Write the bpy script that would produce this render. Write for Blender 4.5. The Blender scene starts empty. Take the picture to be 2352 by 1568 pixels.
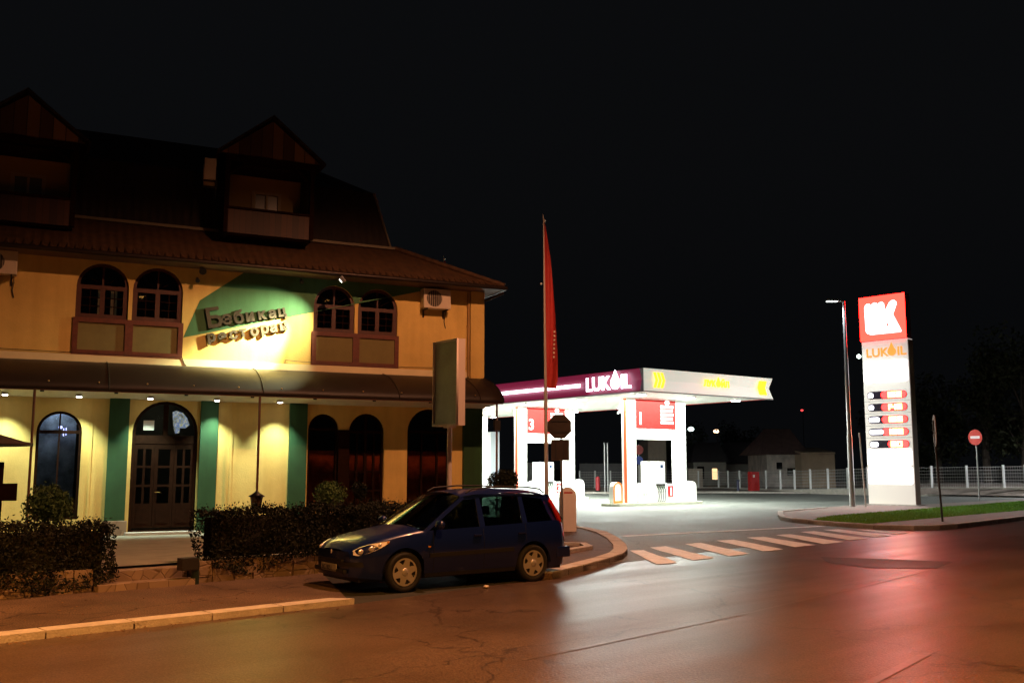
import bpy, bmesh, math, random
from mathutils import Vector, Matrix
random.seed(7)
R = math.radians
S = bpy.context.scene
COL = S.collection

# ------------------------------------------------------------------ camera
CAM_H, PITCH, FPX, PW, PH = 1.88, R(7.3), 2250.0, 2352.0, 1568.0
cd = bpy.data.cameras.new('camera')
cd.sensor_width = 36.0
cd.lens = FPX / PW * 36.0
cd.clip_end = 2000
cam = bpy.data.objects.new('camera', cd)
COL.objects.link(cam)
cam.location = (0, 0, CAM_H)
cam.rotation_euler = (R(90) + PITCH, 0, 0)
S.camera = cam

# ------------------------------------------------------------------ world (night sky)
w = bpy.data.worlds.new('World')
S.world = w
w.use_nodes = True
wn = w.node_tree
bg = wn.nodes['Background']
sky = wn.nodes.new('ShaderNodeTexSky')
sky.sky_type = 'NISHITA'
sky.sun_disc = False
sky.sun_elevation = R(-4)
sky.sun_rotation = R(200)
sky.air_density = 1.0
hs = wn.nodes.new('ShaderNodeHueSaturation')
hs.inputs['Saturation'].default_value = 0.35
wn.links.new(sky.outputs[0], hs.inputs['Color'])
add = wn.nodes.new('ShaderNodeMixRGB')
add.blend_type = 'ADD'
add.inputs[0].default_value = 1.0
add.inputs[2].default_value = (0.045, 0.050, 0.060, 1)
wn.links.new(hs.outputs[0], add.inputs[1])
wn.links.new(add.outputs[0], bg.inputs['Color'])
bg.inputs['Strength'].default_value = 0.05

S.view_settings.view_transform = 'Standard'
S.view_settings.look = 'None'
S.view_settings.exposure = 0.0
S.view_settings.gamma = 1.0
S.render.engine = 'CYCLES'
try:
    S.cycles.sample_clamp_indirect = 16.0
    S.cycles.max_bounces = 6
    S.cycles.transparent_max_bounces = 16
except Exception:
    pass

# power of the lamps of the place
SODIUM = (1.0, 0.38, 0.07)

# ------------------------------------------------------------------ helpers
def ray(px, py):
    f = Vector((0, math.cos(PITCH), math.sin(PITCH)))
    u = Vector((0, -math.sin(PITCH), math.cos(PITCH)))
    r = Vector((1, 0, 0))
    return f + r * ((px - PW / 2) / FPX) - u * ((py - PH / 2) / FPX)

def G(px, py, z=0.0):
    d = ray(px, py)
    t = (z - CAM_H) / d.z
    return Vector((d.x * t, d.y * t, z))

def AT(px, py, depth):
    d = ray(px, py)
    t = depth / d.y
    return Vector((d.x * t, d.y * t, CAM_H + d.z * t))

def tag(o, label=None, cat=None, group=None, kind=None):
    if label: o['label'] = label
    if cat: o['category'] = cat
    if group: o['group'] = group
    if kind: o['kind'] = kind
    return o

def empty(name, loc=(0, 0, 0), rz=0.0, label=None, cat=None, group=None):
    o = bpy.data.objects.new(name, None)
    COL.objects.link(o)
    o.location = loc
    o.rotation_euler = (0, 0, rz)
    o.empty_display_size = 0.2
    return tag(o, label, cat, group)

def copy_tree(o, parent=None):
    c = o.copy()
    COL.objects.link(c)
    c.parent = parent
    for ch in list(o.children):
        copy_tree(ch, c)
    return c

class MB:
    def __init__(self):
        self.v = []; self.f = []; self.smooth = []
    def add(self, vs, fs, smooth=False):
        n = len(self.v)
        self.v += [tuple(p) for p in vs]
        self.f += [tuple(i + n for i in f) for f in fs]
        self.smooth += [smooth] * len(fs)
        return self
    def box(self, x0, x1, y0, y1, z0, z1):
        vs = [(x0,y0,z0),(x1,y0,z0),(x1,y1,z0),(x0,y1,z0),(x0,y0,z1),(x1,y0,z1),(x1,y1,z1),(x0,y1,z1)]
        return self.add(vs, [(3,2,1,0),(4,5,6,7),(0,1,5,4),(1,2,6,5),(2,3,7,6),(3,0,4,7)])
    def rbox(self, x0, x1, y0, y1, z0, z1, r=0.02):
        # chamfered box
        bm = bmesh.new()
        bmesh.ops.create_cube(bm, size=1)
        for v in bm.verts:
            v.co = Vector(((x0+x1)/2 + v.co.x*(x1-x0), (y0+y1)/2 + v.co.y*(y1-y0), (z0+z1)/2 + v.co.z*(z1-z0)))
        bmesh.ops.bevel(bm, geom=bm.edges[:], offset=r, segments=2, profile=0.7, affect='EDGES')
        self.from_bm(bm)
        return self
    def from_bm(self, bm, smooth=False):
        bm.verts.index_update()
        self.add([v.co[:] for v in bm.verts], [tuple(v.index for v in f.verts) for f in bm.faces], smooth)
        bm.free()
    def cyl(self, a, b, r0, r1=None, n=12, cap=True):
        a = Vector(a); b = Vector(b); r1 = r0 if r1 is None else r1
        d = (b - a).normalized()
        t = Vector((0, 0, 1)) if abs(d.z) < 0.9 else Vector((1, 0, 0))
        x = d.cross(t).normalized(); y = d.cross(x)
        vs = []
        for c, r in ((a, r0), (b, r1)):
            for i in range(n):
                an = 2 * math.pi * i / n
                vs.append(c + x * (math.cos(an) * r) + y * (math.sin(an) * r))
        self.add(vs, [(i, n + i, n + (i + 1) % n, (i + 1) % n) for i in range(n)], True)
        if cap:
            self.add(vs[:n], [tuple(range(n))]); self.add(vs[n:], [tuple(reversed(range(n)))])
        return self
    def tube(self, pts, r, n=8):
        for a, b in zip(pts[:-1], pts[1:]):
            self.cyl(a, b, r, n=n)
        return self
    def prism(self, poly, z0, z1):
        n = len(poly)
        vs = [(p[0], p[1], z0) for p in poly] + [(p[0], p[1], z1) for p in poly]
        fs = [(i, (i + 1) % n, n + (i + 1) % n, n + i) for i in range(n)]
        fs += [tuple(reversed(range(n))), tuple(range(n, 2 * n))]
        return self.add(vs, fs)
    def prismy(self, poly, y0, y1):
        # poly in x,z, extruded along y
        n = len(poly)
        vs = [(p[0], y0, p[1]) for p in poly] + [(p[0], y1, p[1]) for p in poly]
        fs = [(i, n + i, n + (i + 1) % n, (i + 1) % n) for i in range(n)]
        fs += [tuple(range(n)), tuple(reversed(range(n, 2 * n)))]
        return self.add(vs, fs)
    def sphere(self, c, r, sc=(1, 1, 1), n=12):
        bm = bmesh.new()
        bmesh.ops.create_uvsphere(bm, u_segments=n, v_segments=max(6, n * 2 // 3), radius=r)
        for v in bm.verts:
            v.co = Vector((c[0] + v.co.x*sc[0], c[1] + v.co.y*sc[1], c[2] + v.co.z*sc[2]))
        self.from_bm(bm, True)
        return self
    def lathe(self, prof, c=(0, 0, 0), n=20):
        vs = []
        for r, z in prof:
            for i in range(n):
                a = 2*math.pi*i/n
                vs.append((c[0] + r*math.cos(a), c[1] + r*math.sin(a), c[2] + z))
        m = len(prof)
        fs = [(k*n+i, k*n+(i+1) % n, (k+1)*n+(i+1) % n, (k+1)*n+i) for k in range(m-1) for i in range(n)]
        return self.add(vs, fs, True)
    def build(self, name, mat, parent=None, xf=None, fix=True):
        me = bpy.data.meshes.new(name)
        vs = self.v if xf is None else [tuple(xf @ Vector(p)) for p in self.v]
        me.from_pydata(vs, [], self.f)
        me.polygons.foreach_set('use_smooth', self.smooth)
        if mat: me.materials.append(mat)
        me.update()
        if fix:
            bm = bmesh.new(); bm.from_mesh(me)
            bmesh.ops.recalc_face_normals(bm, faces=bm.faces)
            bm.to_mesh(me); bm.free()
        o = bpy.data.objects.new(name, me)
        COL.objects.link(o)
        o.parent = parent
        return o

def curve_mesh(splines, ext):
    cu = bpy.data.curves.new('outline', 'CURVE')
    cu.dimensions = '2D'; cu.fill_mode = 'BOTH'; cu.extrude = ext
    for pts in splines:
        sp = cu.splines.new('POLY')
        sp.points.add(len(pts) - 1)
        for p, q in zip(sp.points, pts): p.co = (q[0], q[1], 0, 1)
        sp.use_cyclic_u = True
    return to_mesh(cu)

def to_mesh(cu):
    o = bpy.data.objects.new('tmp', cu)
    COL.objects.link(o)
    dg = bpy.context.evaluated_depsgraph_get()
    dg.update()
    me = bpy.data.meshes.new_from_object(o.evaluated_get(dg))
    bpy.data.objects.remove(o); bpy.data.curves.remove(cu)
    return me

UPR = Matrix.Rotation(R(90), 4, 'X')      # drawing plane x,y -> x,z facing -y

def plate(name, splines, y0, thick, mat, parent, xf=None):
    """upright sheet with holes drawn in x,z; front face at y0, running to y0+thick"""
    me = curve_mesh(splines, thick / 2)
    M = Matrix.Translation((0, y0 + thick / 2, 0)) @ UPR
    if xf is not None: M = xf @ M
    me.transform(M)
    me.materials.clear(); me.materials.append(mat)
    o = bpy.data.objects.new(name, me); COL.objects.link(o); o.parent = parent
    return o

def text_obj(name, body, size, mat, parent, M, ext=0.01, off=0.0, shear=0.0, space=1.0, align='LEFT'):
    cu = bpy.data.curves.new('text', 'FONT')
    cu.body = body; cu.size = size; cu.extrude = ext; cu.offset = off; cu.shear = shear
    cu.space_character = space; cu.align_x = align
    cu.resolution_u = 4
    me = to_mesh(cu)
    me.transform(M)
    me.materials.clear(); me.materials.append(mat)
    o = bpy.data.objects.new(name, me); COL.objects.link(o); o.parent = parent
    return o

def arch(x0, x1, z0, zs, n=14, rise=None):
    """arch outline: bottom z0, spring zs, round head"""
    c = (x0 + x1) / 2; r = (x1 - x0) / 2; rz = r if rise is None else rise
    pts = [(x0, z0), (x1, z0)]
    for i in range(n + 1):
        a = math.pi * i / n
        pts.append((c + r * math.cos(a), zs + rz * math.sin(a)))
    return pts

def rect(x0, x1, z0, z1): return [(x0, z0), (x1, z0), (x1, z1), (x0, z1)]

# ------------------------------------------------------------------ materials
MATS = {}
def mat(name, col, rough=0.7, metal=0.0, var=0.0, vscale=3.0, bump=0.0, bscale=60.0, coat=0.0, emit=None, es=1.0, spec=None, dirt=0.0):
    if name in MATS: return MATS[name]
    m = bpy.data.materials.new(name); m.use_nodes = True
    nt = m.node_tree; b = nt.nodes['Principled BSDF']
    b.inputs['Base Color'].default_value = (*col, 1)
    b.inputs['Roughness'].default_value = rough
    b.inputs['Metallic'].default_value = metal
    if coat: b.inputs['Coat Weight'].default_value = coat; b.inputs['Coat Roughness'].default_value = 0.04
    if spec is not None: b.inputs['Specular IOR Level'].default_value = spec
    if emit:
        b.inputs['Emission Color'].default_value = (*emit, 1); b.inputs['Emission Strength'].default_value = es
    tc = nt.nodes.new('ShaderNodeTexCoord')
    if var:
        n = nt.nodes.new('ShaderNodeTexNoise'); n.inputs['Scale'].default_value = vscale; n.inputs['Detail'].default_value = 8
        n.inputs['Roughness'].default_value = 0.65
        nt.links.new(tc.outputs['Object'], n.inputs['Vector'])
        r = nt.nodes.new('ShaderNodeValToRGB')
        r.color_ramp.elements[0].position = 0.3; r.color_ramp.elements[1].position = 0.7
        r.color_ramp.elements[0].color = tuple(c * (1 - var) for c in col) + (1,)
        r.color_ramp.elements[1].color = tuple(min(1, c * (1 + var * 0.6)) for c in col) + (1,)
        nt.links.new(n.outputs['Fac'], r.inputs['Fac']); nt.links.new(r.outputs['Color'], b.inputs['Base Color'])
    if dirt:
        mp = nt.nodes.new('ShaderNodeMapping'); mp.inputs['Scale'].default_value = (2.6, 2.6, .22)
        n3 = nt.nodes.new('ShaderNodeTexNoise'); n3.inputs['Scale'].default_value = 1.5; n3.inputs['Detail'].default_value = 7
        nt.links.new(tc.outputs['Object'], mp.inputs['Vector']); nt.links.new(mp.outputs[0], n3.inputs['Vector'])
        r3 = nt.nodes.new('ShaderNodeValToRGB'); r3.color_ramp.elements[0].position = .34; r3.color_ramp.elements[1].position = .56
        d_ = 1 - dirt; r3.color_ramp.elements[0].color = (d_, d_ * .97, d_ * .92, 1); r3.color_ramp.elements[1].color = (1, 1, 1, 1)
        nt.links.new(n3.outputs['Fac'], r3.inputs['Fac'])
        mm = nt.nodes.new('ShaderNodeMixRGB'); mm.blend_type = 'MULTIPLY'; mm.inputs[0].default_value = 1
        nt.links.new(r.outputs['Color'], mm.inputs[1]); nt.links.new(r3.outputs['Color'], mm.inputs[2]); nt.links.new(mm.outputs[0], b.inputs['Base Color'])
    if bump:
        n2 = nt.nodes.new('ShaderNodeTexNoise'); n2.inputs['Scale'].default_value = bscale; n2.inputs['Detail'].default_value = 5
        nt.links.new(tc.outputs['Object'], n2.inputs['Vector'])
        bp = nt.nodes.new('ShaderNodeBump'); bp.inputs['Strength'].default_value = bump; bp.inputs['Distance'].default_value = 0.02
        nt.links.new(n2.outputs['Fac'], bp.inputs['Height']); nt.links.new(bp.outputs['Normal'], b.inputs['Normal'])
    MATS[name] = m
    return m

def glow(name, col, s):
    return mat(name, (0.0, 0.0, 0.0), 0.5, emit=col, es=s)

def asphalt(name, base, rlo, rhi, vs=0.35, bstr=0.35, tracks=True):
    m = bpy.data.materials.new(name); m.use_nodes = True
    nt = m.node_tree; b = nt.nodes['Principled BSDF']; L = nt.links.new; N = nt.nodes.new
    b.inputs['Specular IOR Level'].default_value = 0.27
    tc = N('ShaderNodeTexCoord')
    n1 = N('ShaderNodeTexNoise'); n1.inputs['Scale'].default_value = vs; n1.inputs['Detail'].default_value = 9; n1.inputs['Roughness'].default_value = 0.6
    n2 = N('ShaderNodeTexNoise'); n2.inputs['Scale'].default_value = 55; n2.inputs['Detail'].default_value = 3
    # bands that run along the road (wheel tracks)
    mp = N('ShaderNodeMapping'); mp.vector_type = 'TEXTURE'; mp.inputs['Rotation'].default_value = (0, 0, R(42.5)); mp.inputs['Scale'].default_value = (14, 1.0, 1)
    n3 = N('ShaderNodeTexNoise'); n3.inputs['Scale'].default_value = 1.0; n3.inputs['Detail'].default_value = 4
    L(tc.outputs['Object'], n1.inputs['Vector']); L(tc.outputs['Object'], n2.inputs['Vector'])
    L(tc.outputs['Object'], mp.inputs['Vector']); L(mp.outputs[0], n3.inputs['Vector'])
    r1 = N('ShaderNodeValToRGB'); r1.color_ramp.elements[0].position = 0.3; r1.color_ramp.elements[1].position = 0.72
    r1.color_ramp.elements[0].color = tuple(c*0.62 for c in base) + (1,); r1.color_ramp.elements[1].color = tuple(c*1.3 for c in base) + (1,)
    L(n1.outputs['Fac'], r1.inputs['Fac'])
    r2 = N('ShaderNodeValToRGB'); r2.color_ramp.elements[0].position = 0.35; r2.color_ramp.elements[1].position = 0.7
    r2.color_ramp.elements[0].color = (0.42, 0.42, 0.42, 1); r2.color_ramp.elements[1].color = (1.65, 1.65, 1.65, 1)
    L(n2.outputs['Fac'], r2.inputs['Fac'])
    mx = N('ShaderNodeMixRGB'); mx.blend_type = 'MULTIPLY'; mx.inputs[0].default_value = 1
    L(r1.outputs[0], mx.inputs[1]); L(r2.outputs[0], mx.inputs[2])
    vn = N('ShaderNodeTexNoise'); vn.inputs['Scale'].default_value = 1.3; vn.inputs['Detail'].default_value = 5
    L(tc.outputs['Object'], vn.inputs['Vector'])
    va = N('ShaderNodeMixRGB'); va.blend_type = 'LINEAR_LIGHT'; va.inputs[0].default_value = 0.55; L(tc.outputs['Object'], va.inputs[1]); L(vn.outputs['Color'], va.inputs[2])
    vo = N('ShaderNodeTexVoronoi'); vo.feature = 'DISTANCE_TO_EDGE'; vo.inputs['Scale'].default_value = 0.30; L(va.outputs[0], vo.inputs['Vector'])
    cr = N('ShaderNodeValToRGB'); cr.color_ramp.elements[0].position = 0.0; cr.color_ramp.elements[1].position = 0.007
    cr.color_ramp.elements[0].color = (0.35, 0.35, 0.35, 1); cr.color_ramp.elements[1].color = (1, 1, 1, 1); L(vo.outputs['Distance'], cr.inputs['Fac'])
    m3 = N('ShaderNodeMixRGB'); m3.blend_type = 'MULTIPLY'; m3.inputs[0].default_value = 1; L(mx.outputs[0], m3.inputs[1]); L(cr.outputs[0], m3.inputs[2])
    L(m3.outputs[0], b.inputs['Base Color'])
    mr = N('ShaderNodeMapRange'); mr.inputs['From Min'].default_value = 0.3; mr.inputs['From Max'].default_value = 0.7
    mr.inputs['To Min'].default_value = rlo; mr.inputs['To Max'].default_value = rhi
    L(n3.outputs['Fac'] if tracks else n1.outputs['Fac'], mr.inputs['Value']); L(mr.outputs[0], b.inputs['Roughness'])
    bp = N('ShaderNodeBump'); bp.inputs['Strength'].default_value = bstr; bp.inputs['Distance'].default_value = 0.012
    n4 = N('ShaderNodeTexNoise'); n4.inputs['Scale'].default_value = 30; n4.inputs['Detail'].default_value = 4
    L(tc.outputs['Object'], n4.inputs['Vector']); L(n4.outputs['Fac'], bp.inputs['Height']); L(bp.outputs['Normal'], b.inputs['Normal'])
    MATS[name] = m
    return m

def leafmat(name, c1, c2):
    m = bpy.data.materials.new(name); m.use_nodes = True
    nt = m.node_tree; b = nt.nodes['Principled BSDF']; L = nt.links.new; N = nt.nodes.new
    tc = N('ShaderNodeTexCoord'); n = N('ShaderNodeTexNoise'); n.inputs['Scale'].default_value = 6; n.inputs['Detail'].default_value = 6
    L(tc.outputs['Object'], n.inputs['Vector'])
    r = N('ShaderNodeValToRGB'); r.color_ramp.elements[0].position = 0.35; r.color_ramp.elements[1].position = 0.68
    r.color_ramp.elements[0].color = (*c1, 1); r.color_ramp.elements[1].color = (*c2, 1)
    L(n.outputs['Fac'], r.inputs['Fac']); L(r.outputs[0], b.inputs['Base Color']); b.inputs['Roughness'].default_value = 0.65; b.inputs['Specular IOR Level'].default_value = 0.2
    MATS[name] = m
    return m

def glassmat(name, tint, refl=0.08, rough=0.02):
    m = bpy.data.materials.new(name); m.use_nodes = True
    nt = m.node_tree; N = nt.nodes.new; L = nt.links.new
    nt.nodes.remove(nt.nodes['Principled BSDF']); out = nt.nodes['Material Output']
    t = N('ShaderNodeBsdfTransparent'); t.inputs[0].default_value = (*tint, 1)
    g = N('ShaderNodeBsdfGlossy'); g.inputs['Roughness'].default_value = rough
    fr = N('ShaderNodeFresnel'); fr.inputs['IOR'].default_value = 1.5
    mx = N('ShaderNodeMixShader'); L(fr.outputs[0], mx.inputs[0]); L(t.outputs[0], mx.inputs[1]); L(g.outputs[0], mx.inputs[2])
    L(mx.outputs[0], out.inputs['Surface'])
    MATS[name] = m
    return m

def planks(name, c1, c2, n, rough=0.6):
    """vertical boards by object x"""
    m = bpy.data.materials.new(name); m.use_nodes = True
    nt = m.node_tree; b = nt.nodes['Principled BSDF']; L = nt.links.new; N = nt.nodes.new
    tc = N('ShaderNodeTexCoord'); sp = N('ShaderNodeSeparateXYZ'); L(tc.outputs['Object'], sp.inputs[0])
    mu = N('ShaderNodeMath'); mu.operation = 'MULTIPLY'; mu.inputs[1].default_value = n; L(sp.outputs['X'], mu.inputs[0])
    fl = N('ShaderNodeMath'); fl.operation = 'FLOOR'; L(mu.outputs[0], fl.inputs[0])
    wn_ = N('ShaderNodeTexWhiteNoise'); wn_.noise_dimensions = '1D'; L(fl.outputs[0], wn_.inputs['W'])
    fr = N('ShaderNodeMath'); fr.operation = 'FRACT'; L(mu.outputs[0], fr.inputs[0])
    gt = N('ShaderNodeMath'); gt.operation = 'GREATER_THAN'; gt.inputs[1].default_value = 0.07; L(fr.outputs[0], gt.inputs[0])
    mx = N('ShaderNodeMixRGB'); mx.inputs[1].default_value = (*c1, 1); mx.inputs[2].default_value = (*c2, 1); L(wn_.outputs['Value'], mx.inputs[0])
    m2 = N('ShaderNodeMixRGB'); m2.inputs[1].default_value = (0.01, 0.006, 0.004, 1); L(gt.outputs[0], m2.inputs[0]); L(mx.outputs[0], m2.inputs[2])
    L(m2.outputs[0], b.inputs['Base Color']); b.inputs['Roughness'].default_value = rough
    MATS[name] = m
    return m

def tilemat(name, c1, c2):
    m = bpy.data.materials.new(name); m.use_nodes = True
    nt = m.node_tree; b = nt.nodes['Principled BSDF']; L = nt.links.new; N = nt.nodes.new
    tc = N('ShaderNodeTexCoord')
    w1 = N('ShaderNodeTexWave'); w1.wave_type = 'BANDS'; w1.bands_direction = 'X'; w1.inputs['Scale'].default_value = 1.4
    w2 = N('ShaderNodeTexWave'); w2.wave_type = 'BANDS'; w2.bands_direction = 'Z'; w2.wave_profile = 'SAW'; w2.inputs['Scale'].default_value = 1.6
    n = N('ShaderNodeTexNoise'); n.inputs['Scale'].default_value = 5; n.inputs['Detail'].default_value = 6
    for q in (w1, w2, n): L(tc.outputs['Object'], q.inputs['Vector'])
    r = N('ShaderNodeValToRGB'); r.color_ramp.elements[0].position = 0.3; r.color_ramp.elements[1].position = 0.7
    r.color_ramp.elements[0].color = (*c1, 1); r.color_ramp.elements[1].color = (*c2, 1)
    L(n.outputs['Fac'], r.inputs['Fac']); L(r.outputs[0], b.inputs['Base Color'])
    ad = N('ShaderNodeMath'); ad.operation = 'ADD'; L(w1.outputs['Fac'], ad.inputs[0]); L(w2.outputs['Fac'], ad.inputs[1])
    bp = N('ShaderNodeBump'); bp.inputs['Strength'].default_value = 0.5; bp.inputs['Distance'].default_value = 0.03
    L(ad.outputs[0], bp.inputs['Height']); L(bp.outputs[0], b.inputs['Normal']); b.inputs['Roughness'].default_value = 0.75
    MATS[name] = m
    return m

def stonemat(name, c1, c2, scale=4.0):
    m = bpy.data.materials.new(name); m.use_nodes = True
    nt = m.node_tree; b = nt.nodes['Principled BSDF']; L = nt.links.new; N = nt.nodes.new
    tc = N('ShaderNodeTexCoord'); v = N('ShaderNodeTexVoronoi'); v.inputs['Scale'].default_value = scale
    ve = N('ShaderNodeTexVoronoi'); ve.feature = 'DISTANCE_TO_EDGE'; ve.inputs['Scale'].default_value = scale
    L(tc.outputs['Object'], v.inputs['Vector']); L(tc.outputs['Object'], ve.inputs['Vector'])
    r = N('ShaderNodeValToRGB'); r.color_ramp.elements[0].color = (*c1, 1); r.color_ramp.elements[1].color = (*c2, 1)
    L(v.outputs['Color'], r.inputs['Fac'])
    e = N('ShaderNodeValToRGB'); e.color_ramp.elements[0].position = 0.0; e.color_ramp.elements[1].position = 0.035
    e.color_ramp.elements[0].color = (0.6, 0.55, 0.5, 1); e.color_ramp.elements[1].color = (1, 1, 1, 1)
    L(ve.outputs['Distance'], e.inputs['Fac'])
    mx = N('ShaderNodeMixRGB'); mx.blend_type = 'MULTIPLY'; mx.inputs[0].default_value = 1; L(r.outputs[0], mx.inputs[1]); L(e.outputs[0], mx.inputs[2])
    L(mx.outputs[0], b.inputs['Base Color']); b.inputs['Roughness'].default_value = 0.85
    bp = N('ShaderNodeBump'); bp.inputs['Strength'].default_value = 0.7; bp.inputs['Distance'].default_value = 0.03
    L(e.outputs[0], bp.inputs['Height']); L(bp.outputs[0], b.inputs['Normal'])
    MATS[name] = m
    return m

M_road = asphalt('road asphalt', (0.098, 0.064, 0.047), 0.31, 0.43, bstr=0.32)
M_fore = asphalt('forecourt asphalt', (0.18, 0.185, 0.17), 0.55, 0.75, tracks=False)
M_pave = asphalt('pavement concrete', (0.13, 0.085, 0.060), 0.7, 0.9, vs=0.8, tracks=False)
M_kerb = mat('kerb concrete', (0.55, 0.50, 0.45), 0.85, var=0.25, vscale=6, bump=0.5, bscale=40)
M_paint = mat('road paint', (0.88, 0.88, 0.88), 0.6, var=0.28, vscale=5, bump=0.3)
M_paintold = mat('worn road paint', (0.115, 0.080, 0.062), 0.37, var=0.5, vscale=9)
M_terr = mat('terrace concrete', (0.30, 0.27, 0.20), 0.7, var=0.25, vscale=2, bump=0.2)
M_stone = stonemat('rubble stone', (0.22, 0.15, 0.10), (0.36, 0.26, 0.17))
M_cream = mat('cream render', (0.74, 0.52, 0.15), 0.85, var=0.16, vscale=0.9, bump=0.25, bscale=25, dirt=.07)
M_cream2 = mat('light cream render', (0.78, 0.66, 0.38), 0.85, var=0.08, vscale=2)
M_green = mat('green paint', (0.065, 0.18, 0.075), 0.8, var=0.12, vscale=2, dirt=.1, bump=0.2, bscale=25)
M_soff = mat('pale soffit boards', (0.62, 0.56, 0.40), 0.8, var=0.1)
M_awn = mat('brown awning sheeting', (0.020, 0.011, 0.005), 0.55, var=0.25, vscale=1.2, bump=0.1, bscale=8)
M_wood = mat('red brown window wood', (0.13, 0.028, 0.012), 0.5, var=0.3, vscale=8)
M_dwood = mat('dark brown wood', (0.020, 0.008, 0.004), 0.75, var=0.35, vscale=8, spec=.03)
M_panel = mat('ochre infill panel', (0.19, 0.155, 0.05), 0.8, var=0.12)
M_tile = tilemat('clay roof tiles', (0.042, 0.019, 0.006), (0.085, 0.038, 0.012))
M_mans = tilemat('dark mansard cladding', (0.010, 0.006, 0.004), (0.022, 0.010, 0.006))
M_gplank = planks('gable boards', (0.05, 0.022, 0.009), (0.26, 0.14, 0.05), 3.2)
M_pplank = planks('parapet boards', (0.035, 0.014, 0.007), (0.07, 0.025, 0.01), 6.0)
M_gut = mat('dark gutter metal', (0.03, 0.02, 0.015), 0.4, 0.6)
M_black = mat('black plastic', (0.012, 0.012, 0.012), 0.45)
M_white = mat('white enamel', (0.72, 0.70, 0.66), 0.45, var=0.05)
M_steel = mat('galvanised steel', (0.45, 0.45, 0.46), 0.35, 0.85, var=0.1, vscale=10)
M_dsteel = mat('dark painted steel', (0.05, 0.045, 0.04), 0.45, 0.5)
M_glassd = mat('dark window glass', (0.010, 0.012, 0.016), 0.06, spec=0.8)
M_room = mat('dim interior', (0.05, 0.045, 0.04), 0.8, var=0.6, vscale=3)
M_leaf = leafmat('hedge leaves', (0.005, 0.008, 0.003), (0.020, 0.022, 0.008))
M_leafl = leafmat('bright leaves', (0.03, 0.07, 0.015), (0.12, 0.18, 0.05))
M_core = mat('hedge twigs', (0.02, 0.016, 0.01), 0.9)
M_bark = mat('bark', (0.06, 0.045, 0.035), 0.9, var=0.4, vscale=12, bump=0.6)

# ------------------------------------------------------------------ ground, roads
def sheet(name, pts, z, m, kind='structure', label=None, cat=None):
    mb = MB(); mb.add([(p[0], p[1], p[2] if len(p) > 2 else z) for p in pts], [tuple(range(len(pts)))])
    o = mb.build(name, m)
    for p in o.data.polygons:
        pass
    bm = bmesh.new(); bm.from_mesh(o.data); bmesh.ops.triangulate(bm, faces=bm.faces)
    for f in bm.faces:
        if f.normal.z < 0: f.normal_flip()
    bm.to_mesh(o.data); bm.free()
    return tag(o, label, cat, None, kind)

def slab(name, pts, z0, z1, m, kind='structure'):
    mb = MB(); mb.prism([(p[0], p[1]) for p in pts], z0, z1)
    o = mb.build(name, m); return tag(o, None, None, None, kind)

RD = Vector((0.737, 0.676, 0)); RN = Vector((-0.676, 0.737, 0))   # along the road, away from the road
sheet('ground', [(-500, -60), (500, -60), (500, 900), (-500, 900)], 0.0, mat('dark earth', (0.035, 0.035, 0.028), 0.95, var=0.4, vscale=0.2))
K0 = Vector((-5.49, 10.84, 0))
road_pts = [K0 + RD * -60, K0 + RD * 4.4, (0.5, 17.0), (2.0, 19.6), (10.9, 29.9), (18.2, 35.0), (40, 53), (70, 77), (110, 60), (60, -40), (-60, -60)]
sheet('road', [tuple(Vector(p)[:2]) if isinstance(p, Vector) else p for p in road_pts], 0.004, M_road)
sheet('forecourt', [(-30, 46), (-1, 33.5), (2.0, 30), (1.9, 19.5), (10.9, 29.8), (18, 34.8), (40, 53), (46, 66), (30, 74), (14, 80), (-30, 84)], 0.008, M_fore)

# pavement in front of the restaurant, a few centimetres above the road
pave = [K0 + RD * -14 + RN * 0.02, K0 + RD * 4.42 + RN * 0.02, Vector((-3.3, 17.4, 0)), Vector((-12, 9.6, 0)) + RN * 0.3, Vector((-20, 2.2, 0))]
slab('pavement', [p[:2] for p in pave], -0.05, 0.055, M_pave)
# kerb stones along the road
kb = MB()
t = 4.38
while t > -6:
    L_ = 0.98
    a = K0 + RD * (t - L_) + RN * 0.0; 
    poly = [K0 + RD * (t - L_ + 0.012), K0 + RD * (t - 0.012), K0 + RD * (t - 0.012) + RN * 0.29, K0 + RD * (t - L_ + 0.012) + RN * 0.29]
    if t == 4.38: poly[1] = K0 + RD * (t + 0.12); poly[2] = K0 + RD * (t - 0.10) + RN * 0.29
    j = random.uniform(-0.006, 0.006)
    kb.prism([(p.x + random.uniform(-.006, .006), p.y + random.uniform(-.006, .006)) for p in poly], -0.05, 0.085 + j)
    t -= L_
tag(kb.build('kerb', M_kerb), kind='structure')

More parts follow.
